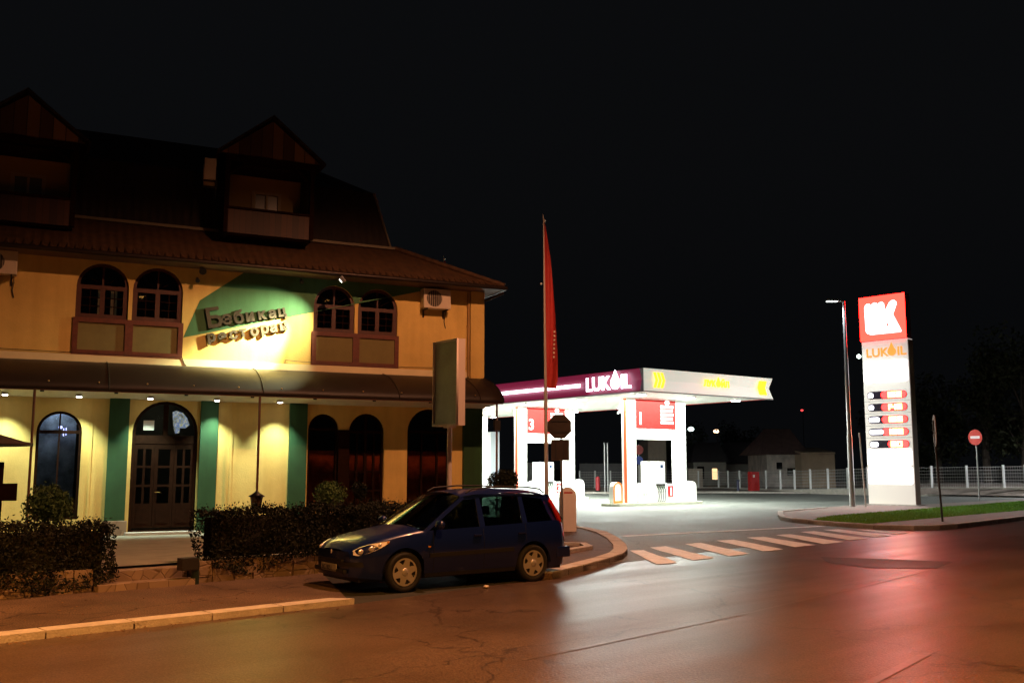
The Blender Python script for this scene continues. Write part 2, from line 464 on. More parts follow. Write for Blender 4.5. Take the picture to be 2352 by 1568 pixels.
# pavement corner behind the car, with its round kerb
outer = [(0.35, 16.75), (0.68, 16.92), (1.30, 18.17), (1.91, 19.54), (2.30, 20.6), (2.50, 21.6), (2.62, 22.9), (2.68, 25.1), (2.60, 27.1), (2.33, 28.95), (1.5, 31.2), (0.2, 34.5)]
inner_side = [(-3.0, 36), (-1.2, 31), (-1.6, 26), (-2.0, 20.5), (-0.6, 17.3)]
slab('pavement_corner', outer + inner_side, -0.05, 0.10, M_pave)
kc = MB()
def kerb_path(mb, pts, w=0.22, z=0.13, seg=0.9, z0=-0.05):
    ps = [Vector((p[0], p[1], 0)) for p in pts]
    # resample
    out = []; 
    for a, b in zip(ps[:-1], ps[1:]):
        n = max(1, round((b - a).length / seg))
        for i in range(n): out.append(a.lerp(b, i / n))
    out.append(ps[-1])
    nor = []
    for i in range(len(out)):
        d = out[min(i + 1, len(out) - 1)] - out[max(i - 1, 0)]
        d.normalize(); nor.append(Vector((-d.y, d.x, 0)))
    for i in range(len(out) - 1):
        a, b = out[i], out[i + 1]; d = (b - a).normalized() * 0.01
        zz = z + random.uniform(-0.006, 0.006)
        mb.prism([(q.x, q.y) for q in (a + d, b - d, b - d + nor[i + 1] * w, a + d + nor[i] * w)], z0, zz)
kerb_path(kc, outer[1:], w=.30)
tag(kc.build('kerb_corner', M_kerb), kind='structure')
kc = MB(); kerb_path(kc, [(0.0, 20.6), (1.13, 20.8), (1.78, 21.9), (1.69, 22.9), (0.6, 23.2)], w=0.2, z=0.17, z0=0.0)
tag(kc.build('kerb_planting', M_kerb), kind='structure')

# crossing
cwp = [[(2.66,22.6),(2.98,22.7),(3.28,19.75),(2.80,19.35)],[(3.22,23.38),(3.65,23.76),(4.21,20.74),(3.65,20.26)],[(4.22,24.43),(4.69,24.84),(5.18,21.76),(4.6,21.14)],
 [(5.24,25.57),(5.75,25.87),(6.23,22.9),(5.63,22.32)],[(6.28,26.66),(6.79,26.98),(7.34,24.16),(6.66,23.51)],[(7.33,27.67),(7.83,28.02),(8.36,25.13),(7.63,24.43)],
 [(8.38,28.95),(8.9,29.34),(9.42,26.33),(8.69,25.72)],[(9.35,29.94),(9.87,30.15),(10.5,27.49),(9.77,26.82)],[(10.35,30.05),(10.7,30.0),(11.4,28.6),(10.8,27.95)]]
cm = MB()
for c in cwp:
    n = 6
    # edges a little worn
    pts = []
    for k in range(4):
        a = Vector(c[k]); b = Vector(c[(k+1) % 4])
        for i in range(n):
            q = a.lerp(b, i / n); pts.append((q.x + random.uniform(-.015, .015), q.y + random.uniform(-.03, .03), 0.016))
    cm.add(pts, [tuple(range(len(pts)))])
tag(cm.build('crossing_stripes', M_paint), kind='structure')
def strip(mb, pts, w, z):
    ps = [Vector((p[0], p[1], 0)) for p in pts]
    for a, b in zip(ps[:-1], ps[1:]):
        d = (b - a).normalized(); nn = Vector((-d.y, d.x, 0)) * w / 2
        mb.add([(q.x, q.y, z) for q in (a - nn, b - nn, b + nn, a + nn)], [(0, 1, 2, 3)])
lm = MB(); strip(lm, [(3.01, 27.15), (7.19, 29.94), (9.9, 31.75)], 0.30, 0.016)
tag(lm.build('stop_line', M_paint), kind='structure')
lm = MB(); strip(lm, [(0.1, 9.93), (0.51, 10.34), (2.92, 12.89), (5.31, 15.61), (8.63, 19.54)], 0.06, 0.009)
strip(lm, [(2.4, 7.9), (3.15, 8.91), (4.23, 10.29)], 0.10, 0.009)
tag(lm.build('worn_lane_lines', M_paintold), kind='structure')
sheet('road_patch', [(6.24,19.8),(6.48,21.0),(8.83,19.98),(7.9,18.63),(6.66,18.79)], 0.012, asphalt('patch asphalt', (0.055, 0.040, 0.034), 0.42, 0.6, tracks=False))

# island with pavement and grass at the sign tower
isl = [(10.6,39.6),(9.9,37.0),(9.5,35.2),(9.55,33.9),(9.84,33.0),(10.37,31.45),(11.0,30.3),(12.01,29.74),(12.9,30.0),(13.69,30.57),(18.16,35.26),(40,57),(42,64),(28.7,55.6),(20.0,47.6),(15.85,46.3),(13.7,43.6)]
slab('island_pavement', isl, -0.05, 0.12, mat('island paving', (0.30, 0.24, 0.21), 0.8, var=0.2, vscale=3, bump=0.3))
ki = MB(); kerb_path(ki, [(13.7,43.6),(10.6,39.6),(9.9,37.0),(9.5,35.2),(9.55,33.9),(9.84,33.0),(10.37,31.45),(11.0,30.3),(12.01,29.74),(12.9,30.0),(13.69,30.57),(18.16,35.26),(40,57)], w=0.2, z=0.15)
tag(ki.build('kerb_island', M_kerb), kind='structure')
gp = [(10.0,33.0),(10.6,34.4),(11.9,36.4),(13.9,38.4),(17.3,42.0),(27,52),(40,62.5),(38,59.2),(21.4,41.2),(13.5,33.4),(11.2,31.2),(10.5,31.5)]
sheet('lawn', gp, 0.126, mat('lawn soil', (0.10, 0.22, 0.02), 0.9, var=0.3, vscale=5))
def inside(p, poly):
    c = False; j = len(poly) - 1
    for i in range(len(poly)):
        if (poly[i][1] > p[1]) != (poly[j][1] > p[1]) and p[0] < (poly[j][0]-poly[i][0])*(p[1]-poly[i][1])/(poly[j][1]-poly[i][1]) + poly[i][0]: c = not c
        j = i
    return c
gv = []; gf = []
k = 0
while k < 26000:
    y = 31 + 28 * random.random() ** 1.6; x = random.uniform(9.5, 36)
    if not inside((x, y), gp): continue
    h = random.uniform(0.03, 0.075); a = random.uniform(0, 6.28); dx = math.cos(a) * 0.012; dy = math.sin(a) * 0.012
    lx = random.uniform(-.03, .03); ly = random.uniform(-.03, .03); n = len(gv)
    gv += [(x - dx, y - dy, 0.126), (x + dx, y + dy, 0.126), (x + lx, y + ly, 0.126 + h)]; gf.append((n, n + 1, n + 2)); k += 1
g = MB(); g.add(gv, gf); tag(g.build('grass', leafmat('grass blades', (0.10, 0.24, 0.01), (0.20, 0.42, 0.03)), fix=False), 'short green grass growing on the kerbed island beside the tall price tower', 'grass', kind='stuff')

# far kerb of the forecourt and the verge in front of the fence
fk = MB(); kerb_path(fk, [(-6, 74), (0.7, 70.0), (8.2, 70.5), (14.75, 72), (22.96, 70), (27, 64.5), (36, 63.5), (46, 64)], w=0.25, z=0.13, seg=1.5)
tag(fk.build('kerb_far', M_kerb), kind='structure')
slab('verge', [(-30, 80), (-6, 74.3), (0.7, 70.4), (8.2, 70.9), (14.75, 72.4), (22.96, 70.4), (27.2, 64.9), (36, 63.9), (46, 64.4), (80, 66), (80, 120), (-30, 120)], -0.05, 0.12,
     mat('verge gravel', (0.22, 0.18, 0.15), 0.9, var=0.4, vscale=1.5, bump=0.5))

# ------------------------------------------------------------------ restaurant
P0 = Vector((-10.0757, 26.0408, 0)); BA = math.atan2(0.43523, 0.90032)
B = empty('restaurant_building', P0, BA, 'two storey cream and green restaurant with brown awning, mansard roof and gabled dormers', 'building')
BM = Matrix.Translation(P0) @ Matrix.Rotation(BA, 4, 'Z')
def bw(u, off, z): return BM @ Vector((u, -off, z))
UL = -14.0; UR = 10.15
# openings on the ground floor: (x0,x1,bottom,spring)
arches = [(-2.27, -1.20, 0.55, 2.78), (0.02, 1.70, 0.15, 2.80), (4.72, 5.62, 0.62, 2.95), (5.92, 7.00, 0.15, 2.90), (7.72, 9.10, 0.15, 2.93)]
upw = [(-1.55, 1.17), (4.77, 7.37)]          # double windows upstairs
holes = [arch(*a) for a in arches]
for x0, x1 in upw:
    c = (x0 + x1) / 2
    holes.append(arch(x0 + 0.02, c - 0.05, 4.86, 6.62 if x0 < 0 else 6.55))
    holes.append(arch(c + 0.05, x1 - 0.02, 4.86, 6.62 if x0 < 0 else 6.55))
plate('wall', [rect(UL, UR, -0.3, 7.62)] + holes, 0.0, 0.32, M_cream, B)
# side and rear walls, floors inside
mb = MB(); mb.box(UR - 0.3, UR - 0.003, 0.325, 11.8, -0.3, 7.62); mb.box(UL, UR - 0.3, 11.5, 11.8, -0.3, 7.62); mb.box(UL, UL + 0.3, 0.325, 11.5, -0.3, 7.62)
mb.build('side_wall', M_cream, B)
mb = MB(); mb.box(UL + .3, UR - .3, 0.325, 11.5, 4.0, 4.2); mb.box(UL + .3, UR - .3, 0.325, 11.5, 7.3, 7.4); mb.box(UL + .3, UR - .3, 3.5, 3.6, 0, 7.3)
mb.box(UL + .3, UR - .3, 0.325, 3.5, 0.0, 0.14)
mb.box(2.9, 3.0, .325, 3.5, 0, 7.3); mb.box(-.3, -.2, .325, 3.5, 0, 7.3); mb.box(7.3, 7.4, .325, 3.5, 0, 7.3)
mb.build('interior', M_room, B)
# green painted field with the lettering, 3 mm proud of the wall
gf_ = [(1.20, 5.39), (1.60, 6.45), (2.95, 7.56), (9.7, 7.56), (8.1, 7.24), (7.36, 7.07), (7.36, 6.9), (6.1, 6.75), (4.74, 6.36)]
gpoly = [(1.20, 5.39), (1.60, 6.45), (3.05, 7.55), (9.6, 7.55), (8.1, 7.22), (1.21, 5.385)]
fl_ = lambda x: 5.385 + .26633 * (x - 1.21) + .012
fholes = []
for (a_, b_) in ((4.79, 6.02), (6.12, 7.35)):
    hp_ = [p for p in arch(a_, b_, 5.9, 6.55, n=28)[2:] if p[1] > fl_(p[0])]
    # arc runs right to left; close down the left jamb and back along the lower edge of the field
    fholes.append(hp_ + ([(a_, fl_(a_))] if fl_(a_) < 6.55 else []))
plate('painted_field', [gpoly[:5]] + fholes, -0.004, 0.004, M_green, B)
# corner pilaster, plinth, string course
mb = MB(); mb.box(9.72, UR + 0.03, -0.10, 0, 3.73, 7.55); mb.build('corner_pilaster', M_cream, B)
mb = MB(); mb.box(UL, 9.715, -0.035, 0, 4.60, 4.80); mb.build('string_course', M_cream2, B)
for x0, x1 in ((-0.57, -0.08), (1.74, 2.20), (4.17, 4.66), (9.50, 10.12)):
    mb = MB(); mb.box(x0, x1, -0.13, -0.001, 0.1, 3.72); o = mb.build('pilaster', mat('dark green paint', (.022, .080, .024), .8, var=.2, vscale=2, dirt=.12), B)
for x0, x1 in ((2.55, 2.62), (-1.0, -0.95)):
    mb = MB(); mb.box(x0, x1, -0.03, -0.001, 0.1, 3.7); mb.build('wall_rib', M_cream, B)
mb = MB(); mb.rbox(-0.62, -0.03, -0.22, -0.131, 0.02, 0.50, 0.01); mb.build('plinth_block', M_stone, B)
mb = MB(); mb.rbox(-0.08, 1.82, -0.55, -0.14, 0.0, 0.205, 0.012); mb.build('threshold', mat('threshold stone', (0.5, 0.45, 0.38), 0.6, var=0.15), B)

def arch_ring(x0, x1, z0, zs, w, y, th, m, parent, name='frame', extra=None):
    sp = [arch(x0, x1, z0, zs), arch(x0 + w, x1 - w, z0 + w, zs, rise=(x1 - x0) / 2 - w)]
    return plate(name, sp, y, th, m, parent)

def arch_window(x0, x1, z0, zs, bars_v, bars_h, wood, gl, glass_y=0.17):
    w_ = 0.07
    f = arch_ring(x0 - 0.005, x1 + 0.005, z0, zs, w_, 0.10, 0.09, wood, B, 'window_frame')
    mb = MB()
    mb.box(x0 + w_, x1 - w_, 0.11, 0.18, zs - 0.04, zs + 0.04)
    r = (x1 - x0) / 2; c = (x0 + x1) / 2
    for fx, bw_ in bars_v: 
        xx = x0 + (x1 - x0) * fx
        hh = math.sqrt(max(0.01, (r - .04) ** 2 - (xx - c) ** 2))
        top = zs + hh if abs(fx - .5) < .01 else zs - 0.04
        mb.box(xx - bw_, xx + bw_, 0.115, 0.175, z0 + w_, top)
    for hz, bh in bars_h:
        mb.box(x0 + w_, x1 - w_, 0.12, 0.17, hz - bh, hz + bh)
    mb.build('glazing_bar', wood, f)
    plate('pane', [arch(x0 + .01, x1 - .01, z0 + .01, zs, rise=r - .01)], glass_y, 0.006, gl, f)
    return f

M_gl = glassmat('window glass', (0.55, 0.6, 0.62))
M_gl2 = glassmat('dusky window glass', (0.72, 0.66, 0.60))
# round headed window left of the door
arch_window(*arches[0][:2], 0.55, 2.78, [(0.5, .02)], [], M_dwood, M_gl)
# the door
d0, d1 = arches[1][0], arches[1][1]
D = arch_ring(d0 - .005, d1 + .005, 0.15, 2.80, 0.085, 0.08, 0.10, M_dwood, B, 'door')
mb = MB(); mb.box(d0 + .085, d1 - .085, .085, .175, 2.50, 2.72); mb.build('transom', M_dwood, D)
mb = MB(); mb.box(.80, .92, .085, .175, 2.721, 3.55); mb.build('mullion', M_dwood, D)
for k in range(3):
    a = d0 + .085 + k * (d1 - d0 - .17) / 3; b = a + (d1 - d0 - .17) / 3
    hl = []
    cxs = [(a + .075, (a + b) / 2 - .03), ((a + b) / 2 + .03, b - .075)] if k != 1 else [(a + .10, b - .10)]
    for q0, q1 in cxs:
        for zz in (0.92, 1.42, 1.92): hl.append(rect(q0, q1, zz, zz + .44))
    leaf = plate('door_leaf', [rect(a + .004, b - .004, .285, 2.495)] + hl, 0.10, 0.05, M_dwood, D)
    mb = MB(); mb.box(a + .05, b - .05, .123, .129, .9, 2.4); mb.build('pane', M_gl, leaf)
    mb = MB(); mb.box(a + .10, b - .10, .088, .099, .40, .82); mb.build('raised_panel', M_dwood, leaf)
    if k == 1:
        mb = MB(); mb.cyl((a + .05, .02, 1.22), (a + .05, .10, 1.22), .012); mb.cyl((a + .04, .025, 1.22), (a + .19, .025, 1.22), .012); mb.build('handle', mat('brass', (.5, .35, .12), .25, 1.0), leaf)
plate('fanlight_pane', [arch(d0 + .05, d1 - .05, 2.73, 2.80, rise=.79)], 0.15, 0.006, M_gl, D)
mb = MB(); mb.box(.30, .57, .13, .145, 2.86, 3.12); mb.build('notice', mat('paper', (.75, .72, .62), .8), D)
# stained glass decal in the right half of the fanlight (blue and white blotches), given a glow of its own
dm = bpy.data.materials.new('fanlight decal'); dm.use_nodes = True; nt = dm.node_tree; bb = nt.nodes['Principled BSDF']
tc = nt.nodes.new('ShaderNodeTexCoord'); nn_ = nt.nodes.new('ShaderNodeTexNoise'); nn_.inputs['Scale'].default_value = 9; nn_.inputs['Detail'].default_value = 5
rr = nt.nodes.new('ShaderNodeValToRGB'); e = rr.color_ramp.elements; e[0].position = .38; e[0].color = (.02, .02, .015, 1); e[1].position = .66; e[1].color = (.30, .33, .16, 1)
q = e.new(.47); q.color = (.25, .28, .22, 1); q = e.new(.54); q.color = (.07, .16, .40, 1); q = e.new(.60); q.color = (.40, .42, .38, 1)
nt.links.new(tc.outputs['Object'], nn_.inputs['Vector']); nt.links.new(nn_.outputs['Fac'], rr.inputs['Fac']); nt.links.new(rr.outputs[0], bb.inputs['Base Color'])
nt.links.new(rr.outputs[0], bb.inputs['Emission Color']); bb.inputs['Emission Strength'].default_value = 0.7
plate('glow_decal', [[(1.03, 3.36), (1.12, 3.40), (1.30, 3.34), (1.42, 3.20), (1.48, 3.02), (1.38, 2.93), (1.24, 2.93), (1.22, 2.80), (1.12, 2.78), (1.06, 2.95)]], 0.142, 0.004, dm, D)
# openings to the right: glass above, brown boards behind, shaped to the part lit below the awning shadow
for i in (2, 3, 4):
    x0, x1, z0, zs = arches[i]
    if i == 3:
        arch_window(x0, x1, z0, zs, [(0.26, .03), (0.5, .045), (0.74, .03)], [(1.2, .03), (1.75, .02), (2.3, .02), (.75, .05)], M_dwood, M_gl2)
    elif i == 2:
        arch_window(x0, x1, z0, zs, [], [], M_dwood, M_gl2)
    else:
        arch_window(x0, x1, z0, zs, [(.36, .025), (.72, .03)], [], M_dwood, M_gl2)
for a_, b_ in ((4.74, 5.60), (5.95, 6.97), (7.75, 9.07)):
    mb = MB(); mb.box(a_, b_, .195, .215, .62 if a_ < 5 else .25, 2.36); mb.build('inner_shutter', mat('brown curtain', (0.60, 0.16, 0.05), 0.8, var=0.6, vscale=2.5), B)
# lit things seen through the round window: a pale lamp and posts of the room
mb = MB(); mb.sphere((-1.70, .9, 2.93), .05, (1, 1, .8)); mb.cyl((-1.62, .9, 2.7), (-1.62, .9, 2.9), .012); mb.cyl((-1.56, .9, 2.72), (-1.56, .9, 2.92), .01)
mb.build('room_lamp', glow('violet lamp', (.55, .5, 1.0), 9), B)
mb = MB(); mb.box(-2.2, -1.3, 1.2, 1.24, 1.0, 3.3); mb.build('room_screen', mat('grey curtain', (.22, .24, .28), .8, var=.9, vscale=2.2, emit=None), B)

for nm_, pos, en, cl_ in (('room_fill', (-1.75, .75, 3.2), 26, (.75, .85, 1.0)), ('hall_fill', (.9, 2.2, 3.3), 16, (1.0, .85, .5))):  # unseen bulbs put in to brighten the room and hall behind the glass
    ld = bpy.data.lights.new(nm_, 'POINT'); ld.energy = en; ld.color = cl_; ld.shadow_soft_size = .08
    lo = bpy.data.objects.new(nm_, ld); COL.objects.link(lo); lo.parent = B; lo.location = pos
mb = MB(); mb.box(5.61, 5.93, -.03, .09, .15, 2.95); mb.build('door_post', M_dwood, B)
# upstairs double windows
for wi, (x0, x1) in enumerate(upw):
    c = (x0 + x1) / 2; zs = 6.62 if x0 < 0 else 6.55
    F = empty('double_window'); F.parent = B
    # lower panel box
    plate('apron_frame', [rect(x0 - .02, x1 + .02, 4.81, 5.78), rect(x0 + .11, c - .10, 4.93, 5.66), rect(c + .10, x1 - .11, 4.93, 5.66)], -0.05, 0.10, M_wood, F)
    mb = MB(); mb.box(x0 + .05, x1 - .05, -0.005, 0.03, 4.87, 5.72); mb.build('apron_panel', M_panel, F)
    for (a, b) in ((x0 + .02, c - .05), (c + .05, x1 - .02)):
        r = (b - a) / 2; cc = (a + b) / 2
        sp = [arch(a, b, 5.785, zs), rect(a + .13, cc - .06, 5.90, zs - .06), rect(cc + .06, b - .13, 5.90, zs - .06)]
        # fan of the head, cut in two
        h1 = [(cc - .02, zs + .05)] + [(cc + (r - .09) * math.cos(t_), zs + .05 + (r - .13) * math.sin(t_)) for t_ in [math.pi / 2 + .05 + (math.pi / 2 - .05) * i / 8 for i in range(9)]]
        h2 = [(cc + .02, zs + .05)] + [(cc + (r - .09) * math.cos(t_), zs + .05 + (r - .13) * math.sin(t_)) for t_ in [(math.pi / 2 - .05) * i / 8 for i in range(9)]]
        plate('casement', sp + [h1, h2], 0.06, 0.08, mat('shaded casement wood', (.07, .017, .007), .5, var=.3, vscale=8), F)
        mb = MB()
        for (q0, q1) in ((a + .10, cc - .05), (cc + .05, b - .10)):
            mb.box((q0 + q1) / 2 - .012, (q0 + q1) / 2 + .012, .085, .105, 5.88, zs - .05)
            for k in range(1, 3):
                zz = 5.88 + (zs - .05 - 5.88) * k / 3; mb.box(q0, q1, .08, .10, zz - .012, zz + .012)
        for an in (30, 60, 120, 150):
            d = Vector((math.cos(R(an)), 0, math.sin(R(an))))
            mb.cyl(Vector((cc, .10, zs + .06)) + d * .12, Vector((cc, .10, zs + .06)) + d * (r - .11), .010, n=5)
        mb.build('glazing_bar', M_dwood, F)
        plate('pane', [arch(a + .02, b - .02, 5.80, zs, rise=r - .02)], 0.135, 0.006, M_gl2, F)
# curtains in the left window
mb = MB(); mb.box(-.98, -.86, .4, .42, 5.9, 6.6); mb.box(-.66, -.50, .4, .42, 5.9, 6.6)
mb.build('curtain', mat('self-lit curtain', (.5, .5, .36), .8, emit=(.5, .5, .3), es=.03), B)  # faint emission puts the light on the cloth into its material

# awning: curved sheeting from the wall down to its front edge, turned round the corner
AW, AZ1, AZ0 = 1.60, 4.62, 3.86
prof = []
for i in range(11):
    a = math.pi / 2 * i / 10
    k_ = i / 10
    eo, ez_ = AW * math.sin(a), AZ0 + (AZ1 - AZ0) * math.cos(a)
    lo_, lz_ = AW * k_, AZ1 + (AZ0 - AZ1) * k_
    prof.append((.55 * eo + .45 * lo_, .55 * ez_ + .45 * lz_))
prof.append((AW, AZ0 - 0.10))
mb = MB(); vs = []; cols = []
x = UL
xs = []
while x < UR: xs.append(x); x += 0.95
xs.append(UR)
def awn_ring(i):
    pass
rows = []
for xx in xs: rows.append([(xx, -o - .001, z + (0.004 * math.sin(xx * 3.3) if 0 < k < 11 else 0)) for k, (o, z) in enumerate(prof)])
# corner (mitre) and along the side wall
n = len(prof); V = [p for r_ in rows for p in r_]
F_ = [(i * n + k, (i + 1) * n + k, (i + 1) * n + k + 1, i * n + k + 1) for i in range(len(rows) - 1) for k in range(n - 1)]
mb.add(V, F_, True); AWN = mb.build('awning', M_awn, B)
sol = AWN.modifiers.new('thickness', 'SOLIDIFY'); sol.thickness = 0.015
for xx in xs[2::4] + [UR - .75, UR]:
    mb = MB(); mb.tube([(xx, -o - .012, z + .012) for o, z in prof], .012, 5); mb.build('seam', M_awn, AWN)
for i in range(12):
    mb = MB(); mb.sphere((-3.2 + i * 1.13, -AW * .985, AZ0 + .10), .022, n=8)
    mb.build('fixing', mat('brass fixing', (.5, .35, .15), .5, .5), AWN)
plate('end_cap', [[(0, 3.68)] + [(-o, z) for o, z in [(0, AZ1)] + prof[1:-1]] + [(-AW, 3.80)]], 0, .012, M_awn, AWN, Matrix.Translation((UR - .012, 0, 0)) @ Matrix.Rotation(R(90), 4, 'Z'))
# soffit, sloping a little to the wall
mb = MB()
sf = [(UL, -.001, 3.66), (UR, -.001, 3.66), (UR, -AW + .02, 3.80), (UL, -AW + .02, 3.80)]
mb.add(sf + [(a, b, c + .04) for a, b, c in sf], [(3, 2, 1, 0), (4, 5, 6, 7), (0, 1, 5, 4), (1, 2, 6, 5), (2, 3, 7, 6), (3, 0, 4, 7)])
mb.build('soffit', M_soff, B)
for i in range(8):
    mb = MB(); mb.cyl((-3.9 + i * 1.7, -1.15, 3.72), (-3.9 + i * 1.7, -1.15, 3.765), .05, n=10)
    mb.build('ceiling_rose', M_black, B)
# downlights
M_lamp = glow('downlight lens', (1.0, .97, .92), 30)
for u in (-4.7, -3.02, -1.34, .37, 2.07, 3.77):
    mb = MB(); mb.cyl((u, -.60, 3.655), (u, -.60, 3.70), .085, .085, n=14); h = mb.build('downlight', M_steel, B)
    mb = MB(); mb.cyl((u, -.60, 3.640), (u, -.60, 3.654), .062, n=14); mb.build('lens', M_lamp, h)
    ld = bpy.data.lights.new('downlight_beam', 'SPOT'); ld.energy = 380; ld.color = (.78, 1.0, .84); ld.spot_size = R(84); ld.spot_blend = .8; ld.shadow_soft_size = .05
    lo = bpy.data.objects.new('downlight_beam', ld); COL.objects.link(lo); lo.parent = B; lo.location = (u, -.60, 3.62); lo.rotation_euler = (R(10), 0, 0)
# porch posts
for u, lean in ((-2.36, 0), (3.02, 0), (9.95, 0)):
    yb = -AW + .06
    mb = MB(); mb.cyl((u, yb, 0.1), (u, yb, 3.80), .032, n=10); mb.cyl((u, yb, .1), (u, yb, .14), .08, n=10); mb.cyl((u, yb, 3.74), (u, yb, 3.80), .06, n=10)
    mb.build('porch_post', mat('post paint', (.14, .06, .03), .5), B)
mb = MB(); mb.box(9.86, 10.04, -AW - .0, -AW + .11, 2.95, 3.25); mb.build('post_box', M_dsteel, B)
mb = MB(); mb.box(UL, UR - .01, -AW + .02, -AW + .08, 3.73, 3.79); mb.build('edge_beam', mat('post paint', (.14, .06, .03)), B)

# roof: tiled skirt with eave, mansard above
E0 = 0.75; ES = .42; ez = 7.42
MBu = 7.45; mz0 = 8.66; mo0 = 1.0; mz1 = 10.55; mo1 = 1.55
mb = MB()
A = [(UL, -E0, ez), (UR + ES, -E0, ez), (UR + ES, 12.5, ez), (UL, mo0, mz0), (MBu + .12, mo0, mz0), (MBu + .12, 10.8, mz0)]
mb.add(A, [(0, 1, 4, 3), (1, 2, 5, 4)])
RO = mb.build('roof', M_tile, B)
so = RO.modifiers.new('thickness', 'SOLIDIFY'); so.thickness = .06; so.offset = -1
# rows of round tiles at the eave
mb = MB()
x = -6.0
while x < UR + ES:
    mb.cyl((x, -E0 - .03, ez + .00), (x, -E0 + .5, ez + .37 * .72), .055, .05, n=6); x += .2
mb.cyl((UR + ES, -E0, ez + .03), (MBu + .12, mo0, mz0 + .03), .09, .09, n=8)
mb.build('ridge_tiles', M_tile, RO)
mb = MB(); mb.box(UL, UR + ES, -E0, -.001, ez - .09, ez - .05); mb.box(UR + .001, UR + ES, 0, 12, ez - .09, ez - .05)
mb.build('eave_soffit', mat('eave boards', (.14, .08, .05), .7, var=.2), B)
mb = MB(); mb.cyl((UL, -E0 - .06, ez - .05), (UR + ES + .05, -E0 - .06, ez - .05), .065, n=10); mb.cyl((UR + ES + .02, -E0 - .06, ez - .05), (UR + ES + .02, 12, ez - .05), .065, n=10)
mb.cyl((UR + ES - .05, -E0 - .02, ez - .2), (UR + .1, -.05, ez - .35), .04, n=8)
mb.build('gutter', M_gut, B)
mb = MB()
Mn = [(UL, mo0, mz0 - .05), (MBu, mo0, mz0 - .05), (MBu, 10.5, mz0 - .05), (UL, mo1, mz1), (MBu - .42, mo1, mz1), (MBu - .42, 10, mz1), (UL, 3.6, 12.0), (4.6, 3.6, 12.0), (4.6, 7, 12.0), (UL, 7, 12.0), (UL, 10.5, mz0 - .05), (UL, 10, mz1)]
mb.add(Mn, [(0, 1, 4, 3), (1, 2, 5, 4), (3, 4, 7, 6), (4, 5, 8, 7), (6, 7, 8, 9), (2, 10, 11, 5), (5, 11, 9, 8)])
mb.build('mansard', M_mans, B)
mb = MB(); mb.box(UL, MBu + .1, mo0 - .10, mo0 + .05, mz0 - .02, mz0 + .06); mb.cyl((MBu, mo0 - .02, mz0), (MBu - .42, mo1 - .02, mz1), .035, n=6); mb.build('flashing', mat('weathered zinc', (.18, .15, .10), .6, .3), B)

def dormer(cu):
    D_ = empty('dormer'); D_.parent = B; D_.location = (cu, 0, 0)
    hw = 1.22; yf = 0.15
    plate('gable', [[(-1.42, 10.72), (1.42, 10.72), (0, 11.82)]], -.15, .08, M_gplank, D_)
    mb = MB()
    for s in (-1, 1):
        a = [(s * 1.55, -.30, 10.66), (0, -.30, 11.90), (0, 3.8, 11.90), (s * 1.55, 3.8, 10.66)]
        mb.add(a + [(p[0], p[1], p[2] + .07) for p in a], [(0, 1, 2, 3), (4, 5, 6, 7), (0, 1, 5, 4), (0, 3, 7, 4), (1, 2, 6, 5), (2, 3, 7, 6)])
    mb.build('roof', M_mans, D_)
    mb = MB(); mb.box(-hw - .06, hw + .06, -.12, .02, 10.52, 10.70); mb.box(-hw - .06, -hw + .06, -.08, .06, 8.45, 10.52); mb.box(hw - .06, hw + .06, -.08, .06, 8.45, 10.52)
    for s in (-1, 1):
        mb.cyl((s * (hw - .02), -.01, 10.10), (s * (hw - .5), -.01, 10.53), .05, n=6)
    mb.build('post', M_dwood, D_)
    mb = MB(); mb.box(-hw + .06, hw - .06, -.05, .02, 8.45, 9.14); mb.build('parapet', M_pplank, D_)
    mb = MB(); mb.box(-hw - .05, hw + .05, -.10, .08, 9.141, 9.20); mb.build('handrail', M_dwood, D_)
    # recessed wall with its window
    plate('wall', [rect(-hw + .06, hw - .06, 8.5, 10.5), rect(-.30, .52, 9.0, 9.98)], 1.0, .12, mat('dormer render', (.36, .24, .08), .85), D_)
    mb = MB(); mb.box(-hw - .02, -hw + .10, .07, 3.6, 8.4, 10.6); mb.box(hw - .10, hw + .02, .07, 3.6, 8.4, 10.6); mb.build('cheek', M_mans, D_)
    mb = MB(); mb.box(-hw + .1, hw - .1, .03, 1.0, 10.44, 10.50); mb.build('ceiling', M_dwood, D_)
    mb = MB(); mb.box(-hw + .1, hw - .1, .03, 1.0, 8.40, 8.48); mb.build('floor', M_dwood, D_)
    wf = plate('window', [rect(-.32, .54, 9.0, 10.0), rect(-.22, .08, 9.0, 9.92), rect(.14, .44, 9.0, 9.92)], .96, .06, mat('window white', (.40, .30, .16), .6), D_)
    mb = MB(); mb.box(-.25, .47, 1.01, 1.03, 9.0, 9.95); mb.build('pane', mat('dusty pane', (.12, .12, .08), .3), wf)
    return D_
dm1 = dormer(3.42)
dm2 = copy_tree(dm1, B); dm2.location = (-2.95, 0, -.28)

